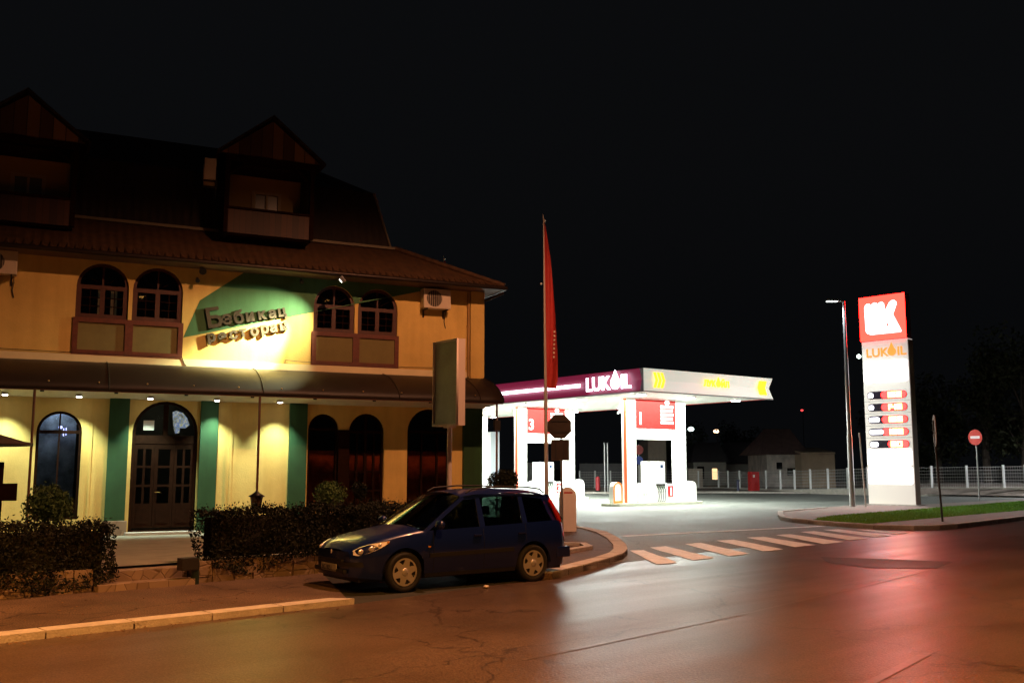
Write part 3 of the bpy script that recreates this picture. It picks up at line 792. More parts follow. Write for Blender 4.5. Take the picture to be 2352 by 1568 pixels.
# ------------------------------------------------------------------ lettering on the wall
SG = empty('wall_lettering', bw(0, 0, 0), BA, 'thick dark raised letters spelling the restaurant name across the green painted field', 'wall sign')
M_let = mat('letter blocks', (0.06, 0.038, 0.018), 0.7, var=0.4, vscale=9)
def letters(s, pts, tilt=0.17):
    # pts: (x, baseline z, height) for every letter
    for ch, (x, z, h) in zip(s, pts):
        M = Matrix.Translation((x, -.055, z)) @ Matrix.Rotation(-tilt, 4, 'Y') @ UPR
        text_obj('letter', ch, h * 1.38, M_let, SG, M, ext=.030, off=.016)
Z = lambda x, y: None
letters('Бебикац', [(1.80, 5.68, .54), (2.22, 5.80, .36), (2.54, 5.85, .36), (2.86, 5.93, .32), (3.20, 6.01, .30), (3.50, 6.07, .29), (3.76, 6.13, .29)], .20)
letters('ресторан', [(1.84, 5.30, .28), (2.14, 5.34, .29), (2.44, 5.41, .29), (2.72, 5.48, .28), (3.01, 5.53, .29), (3.29, 5.62, .28), (3.55, 5.67, .28), (3.82, 5.74, .28)], .20)

mb = MB(); mb.cyl((9.66, -.06, 4.65), (9.66, -.06, 7.3), .045, n=10)
for z in (5.2, 6.2, 7.0): mb.cyl((9.66, -.06, z), (9.66, -.06, z + .04), .058, n=10)
mb.build('downpipe', mat('painted downpipe', (.40, .24, .07), .6, var=.2), B)
cbp = [(-3.3, -.045, 4.86), (-1.6, -.045, 4.84), (1.19, -.045, 4.845), (1.24, -.045, 4.70), (1.30, -.045, 4.62)]
mb = MB(); mb.tube(cbp, .009, 5); mb.build('cable', M_black, B)
mb = MB(); mb.tube([(4.0, -.01, 4.81), (4.0, -.045, 4.9), (4.6, -.045, 4.87), (7.6, -.045, 4.86), (9.6, -.045, 4.90)], .008, 5); mb.build('cable', M_black, B)
# wall lamps under the eave
def FAC(px, py, off):
    d = ray(px, py); o = Vector((0, 0, CAM_H)); n = Vector((math.sin(BA), -math.cos(BA), 0))
    t = ((P0 + n * off - o).dot(n)) / d.dot(n); return o + d * t
fp_ = FAC(785, 643, 1.15)
FL = empty('floodlight', fp_, BA, 'small lit floodlight under the eave above the right double window', 'floodlight', 'floodlights under the eave')
aim = bw(2.75, 0, 4.85) - fp_
ml = Matrix.Rotation(-BA, 4, 'Z') @ aim.to_track_quat('-Z', 'Y').to_matrix().to_4x4()
mb = MB(); mb.rbox(-.07, .07, -.09, .09, -.03, .09, .015); mb.build('housing', M_steel, FL, ml)
mb = MB(); mb.cyl((0, 0, -.035), (0, 0, -.045), .055, n=14); mb.build('lens', glow('flood lens', (.95, 1.0, .85), 14), FL, ml)
mb = MB(); mb.cyl((0, .05, .05), (0, .85, .16), .012, n=6); mb.build('arm', M_black, FL)
ld = bpy.data.lights.new('flood_beam', 'SPOT'); ld.energy = 9000; ld.color = (.98, 1.0, .60); ld.spot_size = R(36); ld.spot_blend = 1.0; ld.shadow_soft_size = .03
lo = bpy.data.objects.new('flood_beam', ld); COL.objects.link(lo)
lo.location = fp_ + aim.normalized() * .10; lo.rotation_euler = aim.to_track_quat('-Z', 'Y').to_euler()
ld2 = ld.copy(); ld2.energy = 1300; ld2.spot_size = R(78); lo2 = bpy.data.objects.new('flood_spill', ld2); COL.objects.link(lo2); lo2.location = lo.location; lo2.rotation_euler = lo.rotation_euler
for (u, z, lb) in ((4.35, 7.18, 'small black unlit spotlight under the eave over the green field'), (1.60, 7.25, 'black hooded lamp under the eave right of the left double window'), (1.48, 6.98, 'tiny camera on a bracket below the black hooded lamp')):
    F2 = empty('spotlight', bw(u, .25, z), BA, lb, 'spotlight' if 'camera' not in lb else 'camera')
    s = 1.0 if z > 7.2 else .6
    mb = MB(); mb.cyl((0, -.10 * s, -.05), (0, .10 * s, .05), .10 * s, .06 * s, n=12); mb.build('housing', M_black, F2)
    mb = MB(); mb.cyl((0, .05, .0), (0, .25, .04), .012, n=6); mb.build('bracket', M_black, F2)

# ------------------------------------------------------------------ air conditioners
M_acw = mat('cream plastic', (.62, .52, .38), .5, var=.05)
def ac(loc, rz, label):
    A_ = empty('air_conditioner', loc, rz, label, 'air conditioner', 'outdoor air conditioner units')
    mb = MB(); mb.rbox(-.46, .42, -.36, -.04, 0, .60, .02); bo = mb.build('casing', M_acw, A_)
    mb = MB(); mb.cyl((-.12, -.366, .30), (-.12, -.358, .30), .25, n=24); mb.build('fan', mat('fan shade', (.05, .035, .02), .6), A_)
    mb = MB()
    for k in range(7):
        a = -.12 - .21 + k * .07; hh = math.sqrt(max(0, .25 ** 2 - (a + .12) ** 2)); mb.cyl((a, -.372, .30 - hh), (a, -.372, .30 + hh), .006, n=4)
    mb.build('grille', M_acw, A_)
    for xx in (-.35, .30):
        mb = MB(); mb.box(xx - .02, xx + .02, -.38, 0, -.05, -.005); mb.box(xx - .02, xx + .02, -.03, 0, -.25, -.05)
        mb.build('bracket', M_dsteel, A_)
    mb = MB(); mb.tube([(.34, -.1, 0), (.36, -.03, -.15), (.33, -.03, -.35), (.38, -.03, -.55)], .012, 5); mb.build('pipe', M_dsteel, A_)
    return A_
a1 = ac(bw(8.52, 0.0, 6.66), BA, 'air conditioner high on the wall right of the right double window')
a2 = copy_tree(a1); a2.location = bw(-3.36, 0, 6.72); a2['label'] = 'air conditioner cut by the left edge of the photo under the eave'
a3 = copy_tree(a1); a3.location = bw(1.98, -.35, 9.92); a3.rotation_euler = (0, 0, BA - R(97)); a3['label'] = 'air conditioner up on the mansard beside the right dormer'

# ------------------------------------------------------------------ terrace, steps, low wall
W0 = Vector((-7.13, 14.0, 0))
def wl(t, o=0.0, z=0.0): p = W0 + RD * t + RN * o; return Vector((p.x, p.y, z))
fl = bw(-13, 0, .12); fr = bw(UR, 0, .12)
tp = [wl(-8, .3, .34), wl(1.25, .3, .34), wl(1.25, .55, .34), wl(2.8, .55, .34), wl(2.8, .3, .34), wl(7.4, .3, .34), bw(UR + .3, 2.0, .14), bw(UR + .3, 0, .12), fl]
sheet('terrace', [tuple(p) for p in tp], 0, M_terr)
mb = MB()
ts = [wl(t, .3) for t in (2.8, 7.4)]
for a, b in ((wl(1.25, .3), wl(1.25, .56)), (wl(2.8, .56), wl(2.8, .3)), (wl(7.4, .3), bw(UR + .3, 2.0, 0))):
    mb.add([(a.x, a.y, 0), (b.x, b.y, 0), (b.x, b.y, .34), (a.x, a.y, .34)], [(0, 1, 2, 3)])
tag(mb.build('terrace_edge', M_stone), kind='structure')
def wbox(mb, t0, t1, o0, o1, z0, z1):
    mb.prism([(wl(t0, o0).x, wl(t0, o0).y), (wl(t1, o0).x, wl(t1, o0).y), (wl(t1, o1).x, wl(t1, o1).y), (wl(t0, o1).x, wl(t0, o1).y)], z0, z1)
def rough_wall(name, t0, t1, label):
    mb = MB(); t = t0
    while t < t1 - .05:
        l = min(random.uniform(.30, .5), t1 - t); 
        z = 0.0
        for hgt in (.14, .13, .12):
            wbox(mb, t + .01, t + l - .01, random.uniform(-.03, .02), .33, z + .004, z + hgt - .004 + random.uniform(-.01, .01)); z += hgt
        t += l
    wbox(mb, t0 + .02, t1 - .02, .03, .30, 0, .36)
    return tag(mb.build(name, M_stone), label, 'stone wall')
rough_wall('stone_wall', -7, 1.25, 'low rough stone wall under the left hedge, left of the steps')
rough_wall('stone_wall', 2.8, 7.4, 'low rough stone wall under the right hedge, behind the parked car')
st = empty('stone_steps', wl(2.0, .1), 0, 'two rough stone steps up from the pavement between the hedges', 'steps')
for k, (o0, o1, z) in enumerate(((-.18, .56, .15), (.16, .56, .30))):
    mb = MB(); wbox(mb, 1.27, 2.78, o0, o1, z - .15 + (.0 if k == 0 else .001), z); s_ = mb.build('step', M_stone); 
    s_.data.transform(Matrix.Translation(-wl(2.0, .1))); s_.parent = st
pm = empty('meter_post', wl(2.72, -.12), R(42), 'dark stubby post with a square head at the right end of the steps', 'post')
mb = MB(); mb.cyl((0.06, 0, 0.05), (0.06, 0, .40), .065, n=12); mb.build('post', mat('dark green metal', (.015, .03, .022), .4), pm)
mb = MB(); mb.rbox(-.20, .08, -.1, .1, .28, .47, .015); mb.build('head', M_dsteel, pm)

# ------------------------------------------------------------------ foliage
def leaves(cloud, n, size, m, name='foliage', parent=None, loc=None):
    vs = []; fs = []
    for _ in range(n):
        p, nr = cloud()
        s = size * random.uniform(.6, 1.35)
        a = Vector((random.gauss(0, 1), random.gauss(0, 1), random.gauss(0, 1))).normalized()
        if nr is not None: a = (a + nr * 0.9).normalized()
        t_ = a.orthogonal().normalized(); t_.rotate(Matrix.Rotation(random.uniform(0, 6.28), 3, a)); b_ = a.cross(t_)
        k = len(vs)
        vs += [p - t_ * s, p - b_ * s * .45, p + t_ * s, p + b_ * s * .45]
        fs.append((k, k + 1, k + 2, k + 3))
    mb = MB(); mb.add(vs, fs); return mb.build(name, m, parent, fix=False)

def hedge(t0, t1, zb, zt, o0, o1, n, label, droop=0.0):
    root = empty('hedge', wl((t0 + t1) / 2, (o0 + o1) / 2), 0, label, 'hedge', 'clipped hedges along the stone wall')
    org = wl((t0 + t1) / 2, (o0 + o1) / 2)
    def bulge(t, z): return .07 * math.sin(t * 2.7 + z * 3) + .05 * math.sin(t * 6.1 - z * 5 + 1)
    def cl():
        r = random.random(); dep = abs(random.gauss(0, .07))
        t = random.uniform(t0, t1); o = random.uniform(o0, o1); z = random.uniform(zb - droop * max(0, math.sin(t * 2.1)), zt)
        if r < .52: o = o0 - bulge(t, z) + dep - (.10 * (1 - (z - zb) / (zt - zb)) if droop else 0); nr = -RN
        elif r < .80: z = zt + .035 * math.sin(t * 5) + .03 * math.sin(t * 11 + o * 7) - dep + (.12 * random.random() ** 6); nr = Vector((0, 0, 1))
        elif r < .88: o = o1 - dep; nr = RN
        elif r < .94: t = t1 - dep + bulge(o * 3, z); nr = RD
        else: t = t0 + dep - bulge(o * 3, z); nr = -RD
        return wl(t, o, z) - org, nr
    leaves(cl, n, .027, M_leaf, 'foliage', root)
    mb = MB(); wbox(mb, t0 + .14, t1 - .14, o0 + .12, o1 - .1, zb + .06, zt - .12)  # solid dark block stands in for the dark inside of the hedge
    c = mb.build('core', M_core); c.data.transform(Matrix.Translation(-org)); c.parent = root
    return root
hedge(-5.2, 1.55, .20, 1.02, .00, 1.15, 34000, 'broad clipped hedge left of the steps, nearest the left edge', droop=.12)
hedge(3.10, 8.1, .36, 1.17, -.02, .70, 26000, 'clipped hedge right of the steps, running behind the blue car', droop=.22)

def bush(name, c, r, n, label, m, ls=.04, sc=(1, 1, 1), cat='bush', stem=True, grp=None):
    root = empty(name, (c[0], c[1], 0), 0, label, cat, grp)
    lob = [(Vector((random.uniform(-.5, .5) * r * sc[0], random.uniform(-.5, .5) * r * sc[1], c[2] + random.uniform(-.35, .35) * r * sc[2])), r * random.uniform(.45, .7)) for _ in range(7)]
    def cl():
        p, q = random.choice(lob); d = Vector((random.gauss(0, 1), random.gauss(0, 1), random.gauss(0, 1))).normalized()
        return p + d * q * random.uniform(.7, 1.08), d
    leaves(cl, n, ls, m, 'foliage', root)
    mb = MB()
    for k in range(5):
        p, q = lob[k]; mb.cyl((random.uniform(-.05, .05), random.uniform(-.05, .05), .05), p, .03 * r + .008, .008, n=6)
    mb.build('stem', M_bark, root)
    return root
p = AT(133, 1160, 21.0); bush('shrub', (p.x, p.y, 1.05), .55, 2600, 'bright green leafy shrub in front of the round-headed window', M_leafl, .045, (1.2, 1, .8))
p = AT(752, 1140, 20.5); bush('shrub', (p.x, p.y, 1.30), .36, 1800, 'small round shrub standing just above the hedge before the dark arches', M_leafl, .032, (1.1, 1, .6))
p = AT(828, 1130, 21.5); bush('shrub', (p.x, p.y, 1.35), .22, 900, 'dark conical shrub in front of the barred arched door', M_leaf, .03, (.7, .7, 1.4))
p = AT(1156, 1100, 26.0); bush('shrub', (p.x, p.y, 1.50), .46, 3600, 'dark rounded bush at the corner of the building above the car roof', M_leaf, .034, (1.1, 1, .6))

# lantern on the terrace
p = AT(589, 1150, 18.5)
LT = empty('garden_lantern', (p.x, p.y, .3), 0, 'unlit black lantern on a post behind the right hedge', 'lantern')
mb = MB(); mb.cyl((0, 0, 0), (0, 0, .78), .03, n=8); mb.build('post', M_black, LT)
mb = MB(); mb.lathe([(.0, 1.17), (.03, 1.13), (.06, 1.10), (.16, 1.04), (.14, 1.03), (0, 1.03)], n=6); mb.build('cap', M_black, LT)
mb = MB(); mb.lathe([(.08, .78), (.12, 1.03)], n=6); mb.build('glass', mat('lantern glass', (.10, .06, .03), .2), LT)

# parasol at the left edge
PR = empty('parasol', G(-190, 1250, .2), 0, 'dark parasol reaching in from the left edge before the wall', 'parasol')
pc = AT(-150, 1015, 19.0); PR.location = (pc.x, pc.y, .3)
zt = pc.z - .3
mb = MB(); r_ = 1.72; mb.lathe([(.02, zt + .55), (.8, zt + .27), (r_ * .9, zt + .03), (r_, zt), (r_, zt - .06), (r_ * .9, zt - .01), (.8, zt + .22), (.02, zt + .5)], n=12)
mb.build('canopy', mat('parasol cloth', (.06, .04, .03), .8), PR)
mb = MB(); mb.cyl((0, 0, 0), (0, 0, zt + .6), .03, n=8); mb.build('pole', M_dwood, PR)
mb = MB(); mb.cyl((0, 0, 0), (0, 0, .08), .28, n=20); mb.build('base', M_kerb, PR)
p = AT(18, 1130, 20.5)
MS = empty('menu_stand', (p.x, p.y, .2), BA, 'dark wooden menu box on a post at the left edge below the parasol', 'menu stand')
mb = MB(); mb.rbox(-.35, .17, -.12, .12, p.z - .2 - .17, p.z - .2 + .18, .01); mb.build('box', M_dwood, MS)
mb = MB(); mb.box(-.20, -.10, -.05, .05, 0, p.z - .2 + .62); mb.build('post', M_dwood, MS)

# ------------------------------------------------------------------ blank billboard in front of the terrace
bp_ = Vector((-1.42, 22.2, 0))
BB = empty('billboard', bp_, R(-53), 'tall blank lightbox sign on a white post in front of the building corner', 'billboard')
M_bbf = mat('blank sign face', (.34, .37, .27), .35, var=.3, vscale=1.5)
M_bbs = mat('white sign edge', (.60, .50, .42), .5)
mb = MB(); mb.box(-.50, .50, -.09, .09, 2.80, 4.74); mb.build('case', M_bbs, BB)
mb = MB(); mb.box(-.46, .46, -.098, -.091, 2.84, 4.70); mb.build('face', M_bbf, BB)
plate('lip', [rect(-.50, .50, 2.80, 4.74), rect(-.46, .46, 2.84, 4.70)], -.14, .049, M_bbs, BB)
mb = MB(); mb.cyl((.02, 0, .1), (.02, 0, 2.755), .055, n=12); mb.box(-.12, .16, -.08, .08, 2.755, 2.798); mb.build('post', M_bbs, BB)

# ------------------------------------------------------------------ signs near the entrance
M_sback = mat('sign back', (.06, .045, .035), .5, .4, var=.2)
sp_ = G(1292, 1222, .1)
SS = empty('stop_sign', sp_, R(-12), 'octagonal stop sign seen from behind with a square plate below it', 'traffic sign')
mb = MB(); mb.cyl((0, 0, 0), (-.03, 0, 3.22), .030, n=10); mb.build('post', M_steel, SS)
oc = [(.36 * math.cos(R(22.5 + 45 * i)) - .06, 2.90 + .36 * math.sin(R(22.5 + 45 * i))) for i in range(8)]
mb = MB(); mb.prismy(oc, -.045, -.04 + .002); mb.build('octagon_plate', M_sback, SS)
mb = MB(); mb.box(-.30, .21, -.045, -.043 + .01, 1.96, 2.54); mb.build('square_plate', M_sback, SS)
mb = MB()
for x in (-.16, .05): mb.box(x - .02, x + .02, -.06, -.046, 1.99, 2.51)
for z in (2.75, 3.05): mb.box(-.30, .18, -.06, -.046, z - .02, z + .02)
mb.build('stiffener', M_dsteel, SS)
cb = G(1302, 1221, .1)
CBX = empty('utility_cabinet', cb + Vector((.05, .35, 0)), R(-4), 'pale round-topped cabinet standing behind the stop sign post', 'cabinet')
mb = MB(); pl = [(-.24, 0), (.24, 0), (.24, .98)] + [(.24 * math.cos(R(a)), .98 + .24 * math.sin(R(a))) for a in range(15, 180, 15)] + [(-.24, .98)]
mb.prismy(pl, -.16, .16); mb.build('casing', mat('pale cabinet paint', (.80, .72, .66), .5, var=.08), CBX)
mb = MB(); mb.box(-.10, .14, -.163, -.160, 1.05, 1.09); mb.build('red_strip', mat('red strip', (.5, .03, .02), .5), CBX)

s1 = G(2165, 1197, .12)
S1 = empty('traffic_sign', s1, R(75), 'narrow sign seen edge-on on a grey pole in the grass right of the price tower', 'traffic sign')
mb = MB(); mb.cyl((0, 0, 0), (0, .12, 3.3), .035, n=10); mb.build('post', M_dsteel, S1)
mb = MB(); pl = [(.30 * math.cos(R(a)), .26 * math.sin(R(a)) + (.27 if a < 180 else -.27) + 2.95) for a in range(0, 360, 20)]
mb.prismy(pl, .08, .10); mb.build('plate', mat('brown sign paint', (.22, .09, .03), .5), S1)
mb = MB(); mb.sphere((.0, .07, 2.98), .07, (1, .3, 1)); mb.build('reflector', mat('amber reflector', (.6, .25, .06), .3), S1)
s2 = G(2250, 1148, .12)
S2 = empty('no_entry_sign', s2, R(-62), 'red round no entry sign with white bar, far right', 'traffic sign')
mb = MB(); mb.cyl((0, 0, 0), (0, 0, 3.75), .04, n=10); mb.build('post', M_steel, S2)
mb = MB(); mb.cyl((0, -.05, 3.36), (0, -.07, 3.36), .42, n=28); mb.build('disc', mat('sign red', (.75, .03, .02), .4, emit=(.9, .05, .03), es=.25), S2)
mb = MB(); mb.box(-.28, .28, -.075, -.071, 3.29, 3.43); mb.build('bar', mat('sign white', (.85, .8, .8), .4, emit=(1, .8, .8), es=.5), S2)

# ------------------------------------------------------------------ flags
M_flag = mat('red flag cloth', (.50, .035, .03), .7, var=.15, vscale=3)
def flag(name, base, h, zb, wmax, label, grp):
    F3 = empty(name, base, 0, label, 'flag', grp)
    mb = MB(); mb.cyl((0, 0, 0), (-.02, 0, zb), .065, .055, n=12); mb.cyl((-.02, 0, zb), (-.06, 0, h), .045, .022, n=10); mb.build('pole', mat('pale pole', (.55, .50, .44), .4, .2), F3)
    rows = 40; cols = 8; V = []; F_ = []
    z1 = h - .10; 
    for i in range(rows + 1):
        t = i / rows; z = z1 + (zb + .0 - z1) * t
        wv = wmax * min(1.0, .10 + 1.45 * t ** .8) * (1 + .08 * math.sin(t * 9)) if t < .97 else wmax * .95
        x0 = -.055 + .035 * t
        for j in range(cols + 1):
            s = j / cols
            V.append((x0 + wv * s, .10 * math.sin(s * 7 + t * 5) * s * (0.4 + t) - .05 * s, z - .05 * s * t))
    for i in range(rows):
        for j in range(cols): F_.append((i * (cols + 1) + j, i * (cols + 1) + j + 1, (i + 1) * (cols + 1) + j + 1, (i + 1) * (cols + 1) + j))
    mb = MB(); mb.add(V, F_, True); cl = mb.build('cloth', M_flag, F3, fix=False)
    mb = MB(); mb.sphere((-.03, 0, h - .02), .045, n=8); mb.cyl((-.06, 0, h), (-.08, 0, h + .20), .018, .006, n=6); mb.sphere((-.14, 0, zb + (h - zb) * .615), .035, n=8); mb.build('finial', M_white, F3)
    return F3, cl
fb = Vector((1.05, 30.0, .1))
F3, cl = flag('flagpole', fb, 9.45, 4.20, .35, 'tall red feather flag on a pale pole behind the blue car', 'red flags of the petrol station')
mb = MB()
for k in range(7): mb.box(.21 + .004 * k, .26 + .004 * k, -.13, -.125, 5.1 + k * .13, 5.16 + k * .13)
mb.build('lettering', mat('flag print', (.7, .6, .5), .6), cl)
f4, _ = flag('flagpole', Vector((-3.13, 45.0, 0)), 11.55, 5.5, .45, 'tip of a red flag showing over the right end of the restaurant roof', 'red flags of the petrol station')

# ------------------------------------------------------------------ petrol station
SA = R(37)
SC = Vector((5.93, 44.0, 0))
SM = Matrix.Translation(SC) @ Matrix.Rotation(SA, 4, 'Z')
def sw(a, b, z=0): return SM @ Vector((a, b, z))
CW, CL, CZ0, CZ1 = 9.1, 26.0, 5.28, 6.32
CN = empty('station_canopy', SC, SA, 'petrol station canopy with maroon and white fascia over the brightly lit pumps', 'canopy')
M_wh = mat('white panel', (.80, .80, .78), .5)
M_maroon = mat('maroon fascia', (.10, .004, .014), .5, emit=(.34, .012, .07), es=.42)  # emission puts the neon's purple glow into the panel colour
M_fwhite = mat('backlit white fascia', (.6, .62, .56), .4, emit=(.74, .82, .70), es=.62)
def fascia(corners, m, name, dep=.14, cap=True):
    # strip with a V groove; corners = outer points a->b, inward dirs at each end
    (a, ia), (b, ib) = corners
    V = []
    for z, k in ((CZ0, 0), ((CZ0 + CZ1) / 2 + .02, 1), (CZ1, 0)):
        V.append((a[0] + ia[0] * dep * k, a[1] + ia[1] * dep * k, z)); V.append((b[0] + ib[0] * dep * k, b[1] + ib[1] * dep * k, z))
    mb = MB(); mb.add(V, [(0, 1, 3, 2), (2, 3, 5, 4)]); return mb.build(name, m, CN)
fm = fascia((((0, CL), (1, -1)), ((0, .25), (1, 0))), M_maroon, 'fascia')
fascia((((0, .25), (1, 0)), ((0, 0), (1, 1))), mat('grey corner', (.35, .35, .36), .4, .5), 'fascia_corner')
fw_ = fascia((((0, 0), (1, 1)), ((CW, 0), (-1, 1))), M_fwhite, 'fascia')
fascia((((CW, 0), (-1, 1)), ((CW, CL), (-1, -1))), mat('red rear fascia', (.5, .02, .02), .4), 'fascia')
fascia((((CW, CL), (-1, -1)), ((0, CL), (1, -1))), M_wh, 'fascia')
mb = MB(); mb.box(.16, CW - .16, .16, CL - .16, CZ0 + .02, CZ0 + .12); mb.build('ceiling', mat('ceiling panels', (.78, .80, .76), .55), CN)
mb = MB(); mb.box(.16, CW - .16, .16, CL - .16, CZ1 - .2, CZ1 - .05); mb.build('roof_deck', M_gut, CN)
M_clamp = glow('canopy lamp', (1.0, 1.0, .96), 40)
mb = MB(); mb.box(0, CW, 0, .16, CZ0 - .03, CZ0 + .02); mb.box(0, .16, .161, CL, CZ0 - .03, CZ0 + .02); mb.build('lip', mat('grey lip', (.3, .3, .3), .5), CN)
for i in range(6):
    for a in (1.2, 4.55, 7.9):
        b = 1.4 + i * 4.2
        mb = MB(); mb.cyl((a, b, CZ0 - .05), (a, b, CZ0 + .019), .26, .30, n=18); h = mb.build('ceiling_light', M_wh, CN)
        mb = MB(); mb.cyl((a, b, CZ0 - .075), (a, b, CZ0 - .051), .22, n=18); mb.build('lens', M_clamp, h)
for i in range(3):
    ld = bpy.data.lights.new('canopy_light', 'AREA'); ld.shape = 'RECTANGLE'; ld.size = 7.5; ld.size_y = 7.5; ld.energy = 3600; ld.color = (.90, 1.0, .90)
    lo = bpy.data.objects.new('canopy_light', ld); COL.objects.link(lo); lo.parent = CN; lo.location = (CW / 2, 4.2 + i * 8.4, CZ0 - .12)
# white neon line and the name on the maroon side
M_neon = glow('pink white neon', (1.0, .80, 1.0), 6)
XL = Matrix.Rotation(R(-90), 4, 'Z')       # local frame facing -x: drawing x -> -y
mb = MB(); mb.box(-.03, .02, 4.35, 25.0, 5.72, 5.88); mb.build('neon_line', M_neon, fm)
def lt(s, b, size, z, m, parent, ext=.03, off=.012, name='letter'):
    # text on the maroon side: reads left to right toward -y
    M = Matrix.Translation((-.08, b, z)) @ XL @ UPR
    return text_obj(name, s, size, m, parent, M, ext=ext, off=off)
lt('LUK', 3.85, .92, 5.48, M_neon, fm)
lt('IL', 1.42, .92, 5.48, M_neon, fm)
def drop_pts(c, z, r, h, n=18):
    pts = []
    for i in range(n):
        a = math.pi * (.5 + .22) + (2 * math.pi - .44 * math.pi) * i / (n - 1); pts.append((c + r * math.cos(a), z + r * math.sin(a)))
    pts.append((c, z + h)); return pts
me = curve_mesh([drop_pts(0, 0, .30, .60)], .03)
me.transform(Matrix.Translation((-.08, 1.78, 5.76)) @ XL @ UPR); me.materials.clear(); me.materials.append(M_neon)
o = bpy.data.objects.new('drop_emblem', me); COL.objects.link(o); o.parent = fm
# white face: orange chevrons and the middle name
M_or = glow('orange lit print', (1.0, .50, .02), 2.2)
def chev(x, s, z0=5.46, z1=6.16, w=.15, d=.14):
    zm = (z0 + z1) / 2
    return [(x, z0), (x + w, z0), (x + w + s * d, zm), (x + w, z1), (x, z1), (x + s * d, zm)]
for k in range(3): plate('chevron', [chev(.62 + .23 * k, 1)], -.02, .03, M_or, fw_)
for k in range(3): plate('chevron', [chev(8.05 + .20 * k, -1, w=.17)], -.02, .03, M_or, fw_)
text_obj('letter', 'ЛУК', .40, M_or, fw_, Matrix.Translation((3.95, -.03, 5.70)) @ UPR, ext=.02, off=.02)
me = curve_mesh([drop_pts(0, 0, .16, .34)], .02)
me.transform(Matrix.Translation((4.98, -.03, 5.84)) @ UPR); me.materials.clear(); me.materials.append(M_or)
o = bpy.data.objects.new('drop_emblem', me); COL.objects.link(o); o.parent = fw_
text_obj('letter', 'ЙЛ', .40, M_or, fw_, Matrix.Translation((5.17, -.03, 5.70)) @ UPR, ext=.02, off=.02)

M_red = mat('red header panel', (.30, .008, .006), .6, spec=.2, emit=(.9, .03, .02), es=.25)
M_num = glow('lit numerals', (1, .95, .9), 2.5)
def portal(b, num, label):
    P_ = empty('pump_portal', sw(0, b), SA, label, 'pump portal', 'white pump portals under the canopy')
    for a0, a1 in ((2.35, 3.0), (5.85, 6.55)):
        mb = MB(); mb.rbox(a0, a1, -.18, .18, 0.15, CZ0 - .03, .03); mb.build('column', M_wh, P_)
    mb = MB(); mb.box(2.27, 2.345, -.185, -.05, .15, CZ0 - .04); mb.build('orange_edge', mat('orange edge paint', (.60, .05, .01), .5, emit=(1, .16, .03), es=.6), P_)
    mb = MB(); mb.box(3.002, 5.848, -.15, .15, 3.78, CZ0 - .03); hd = mb.build('header_panel', M_red, P_)
    mb = MB(); mb.box(3.002, 5.848, -.17, .17, 3.25, 3.775); mb.build('crossbeam', M_wh, P_)
    text_obj('number', num, .85, M_num, hd, Matrix.Translation((3.12, -.16, 4.0)) @ UPR, ext=.01, off=.02)
    mb = MB()
    for k in range(5): mb.box(4.75, 5.68 - .05 * (k % 2), -.165, -.151, 4.05 + k * .20, 4.19 + k * .20)
    mb.build('price_rows', M_num, hd)
    mb = MB(); mb.lathe([(0, 0), (.14, 0), (.16, .03)], n=14, c=(5.2, -.17, 5.1)); mb.cyl((5.2, -.24, 5.13), (5.2, -.15, 5.13), .12, n=14); mb.build('round_lamp', M_num, hd)
    return P_
portal(3.8, '1', 'white pump portal numbered 1, nearest on the forecourt')
portal(12.6, '3', 'white pump portal numbered 3, behind the flagpole')
portal(21.4, '5', 'farthest white pump portal, half hidden by the restaurant corner')
M_isl = mat('island concrete', (.55, .57, .45), .7, var=.15)
for b, lb in ((3.8, 'nearest raised concrete pump island, with the orange-rimmed guard'), (12.6, 'middle raised concrete pump island, behind the stop sign and flagpole'), (21.4, 'farthest raised concrete pump island, behind the restaurant corner')):
    mb = MB(); mb.prism([(1.4, -.62), (7.2, -.62), (7.5, -.35), (7.5, .35), (7.2, .62), (1.4, .62), (1.1, .35), (1.1, -.35)], 0, .14)
    o = mb.build('pump_island', M_isl); o.location = sw(0, b); o.rotation_euler = (0, 0, SA); tag(o, lb, 'pump island', 'pump islands')
def dispenser(b, num, label):
    P_ = empty('fuel_dispenser', sw(0, b, .14), SA, label, 'fuel pump', 'fuel dispensers')
    mb = MB(); mb.rbox(3.55, 4.95, -.35, .35, 0, .95, .03); mb.rbox(3.75, 4.85, -.30, .30, .951, 2.02, .03); mb.build('body', M_wh, P_)
    mb = MB(); mb.box(4.52, 4.72, -.305, -.301, 1.70, 1.86); mb.build('display', mat('display blue', (.02, .04, .10), .2), P_)
    mb = MB(); mb.rbox(4.15, 4.75, -.40, -.36, .82, .92, .01)
    mb.build('nozzle_rail', M_black, P_)
    for k in range(4):
        x = 4.22 + k * .15
        mb = MB(); mb.cyl((x, -.38, .80), (x + .05, -.44, .62), .028, .02, n=8); mb.cyl((x + .05, -.44, .62), (x + .06, -.42, .50), .02, .015, n=8); nz = mb.build('nozzle', mat('green black nozzle', (.02, .08, .03), .4), P_)
        mb = MB(); mb.tube([(x + .04, -.42, .55), (x + .02, -.47, .3), (x + .0, -.45, .06), (x - .02, -.38, .03)], .016, 6); mb.build('hose', M_black, nz)
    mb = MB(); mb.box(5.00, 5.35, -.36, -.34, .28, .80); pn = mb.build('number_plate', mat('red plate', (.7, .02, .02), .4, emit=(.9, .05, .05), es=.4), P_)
    text_obj('number', num, .52, M_num, pn, Matrix.Translation((5.06, -.37, .35)) @ UPR, ext=.004, off=.02)
    mb = MB(); mb.rbox(3.05, 5.80, -.33, -.05, 0, .90, .03); mb.build('low_screen', M_wh, P_)
    for x in (3.28, 3.48):
        mb = MB(); mb.box(x, x + .09, -.335, -.331, .35, .45); mb.build('label_plate', mat('grey label', (.4, .4, .4), .5), P_)
    return P_
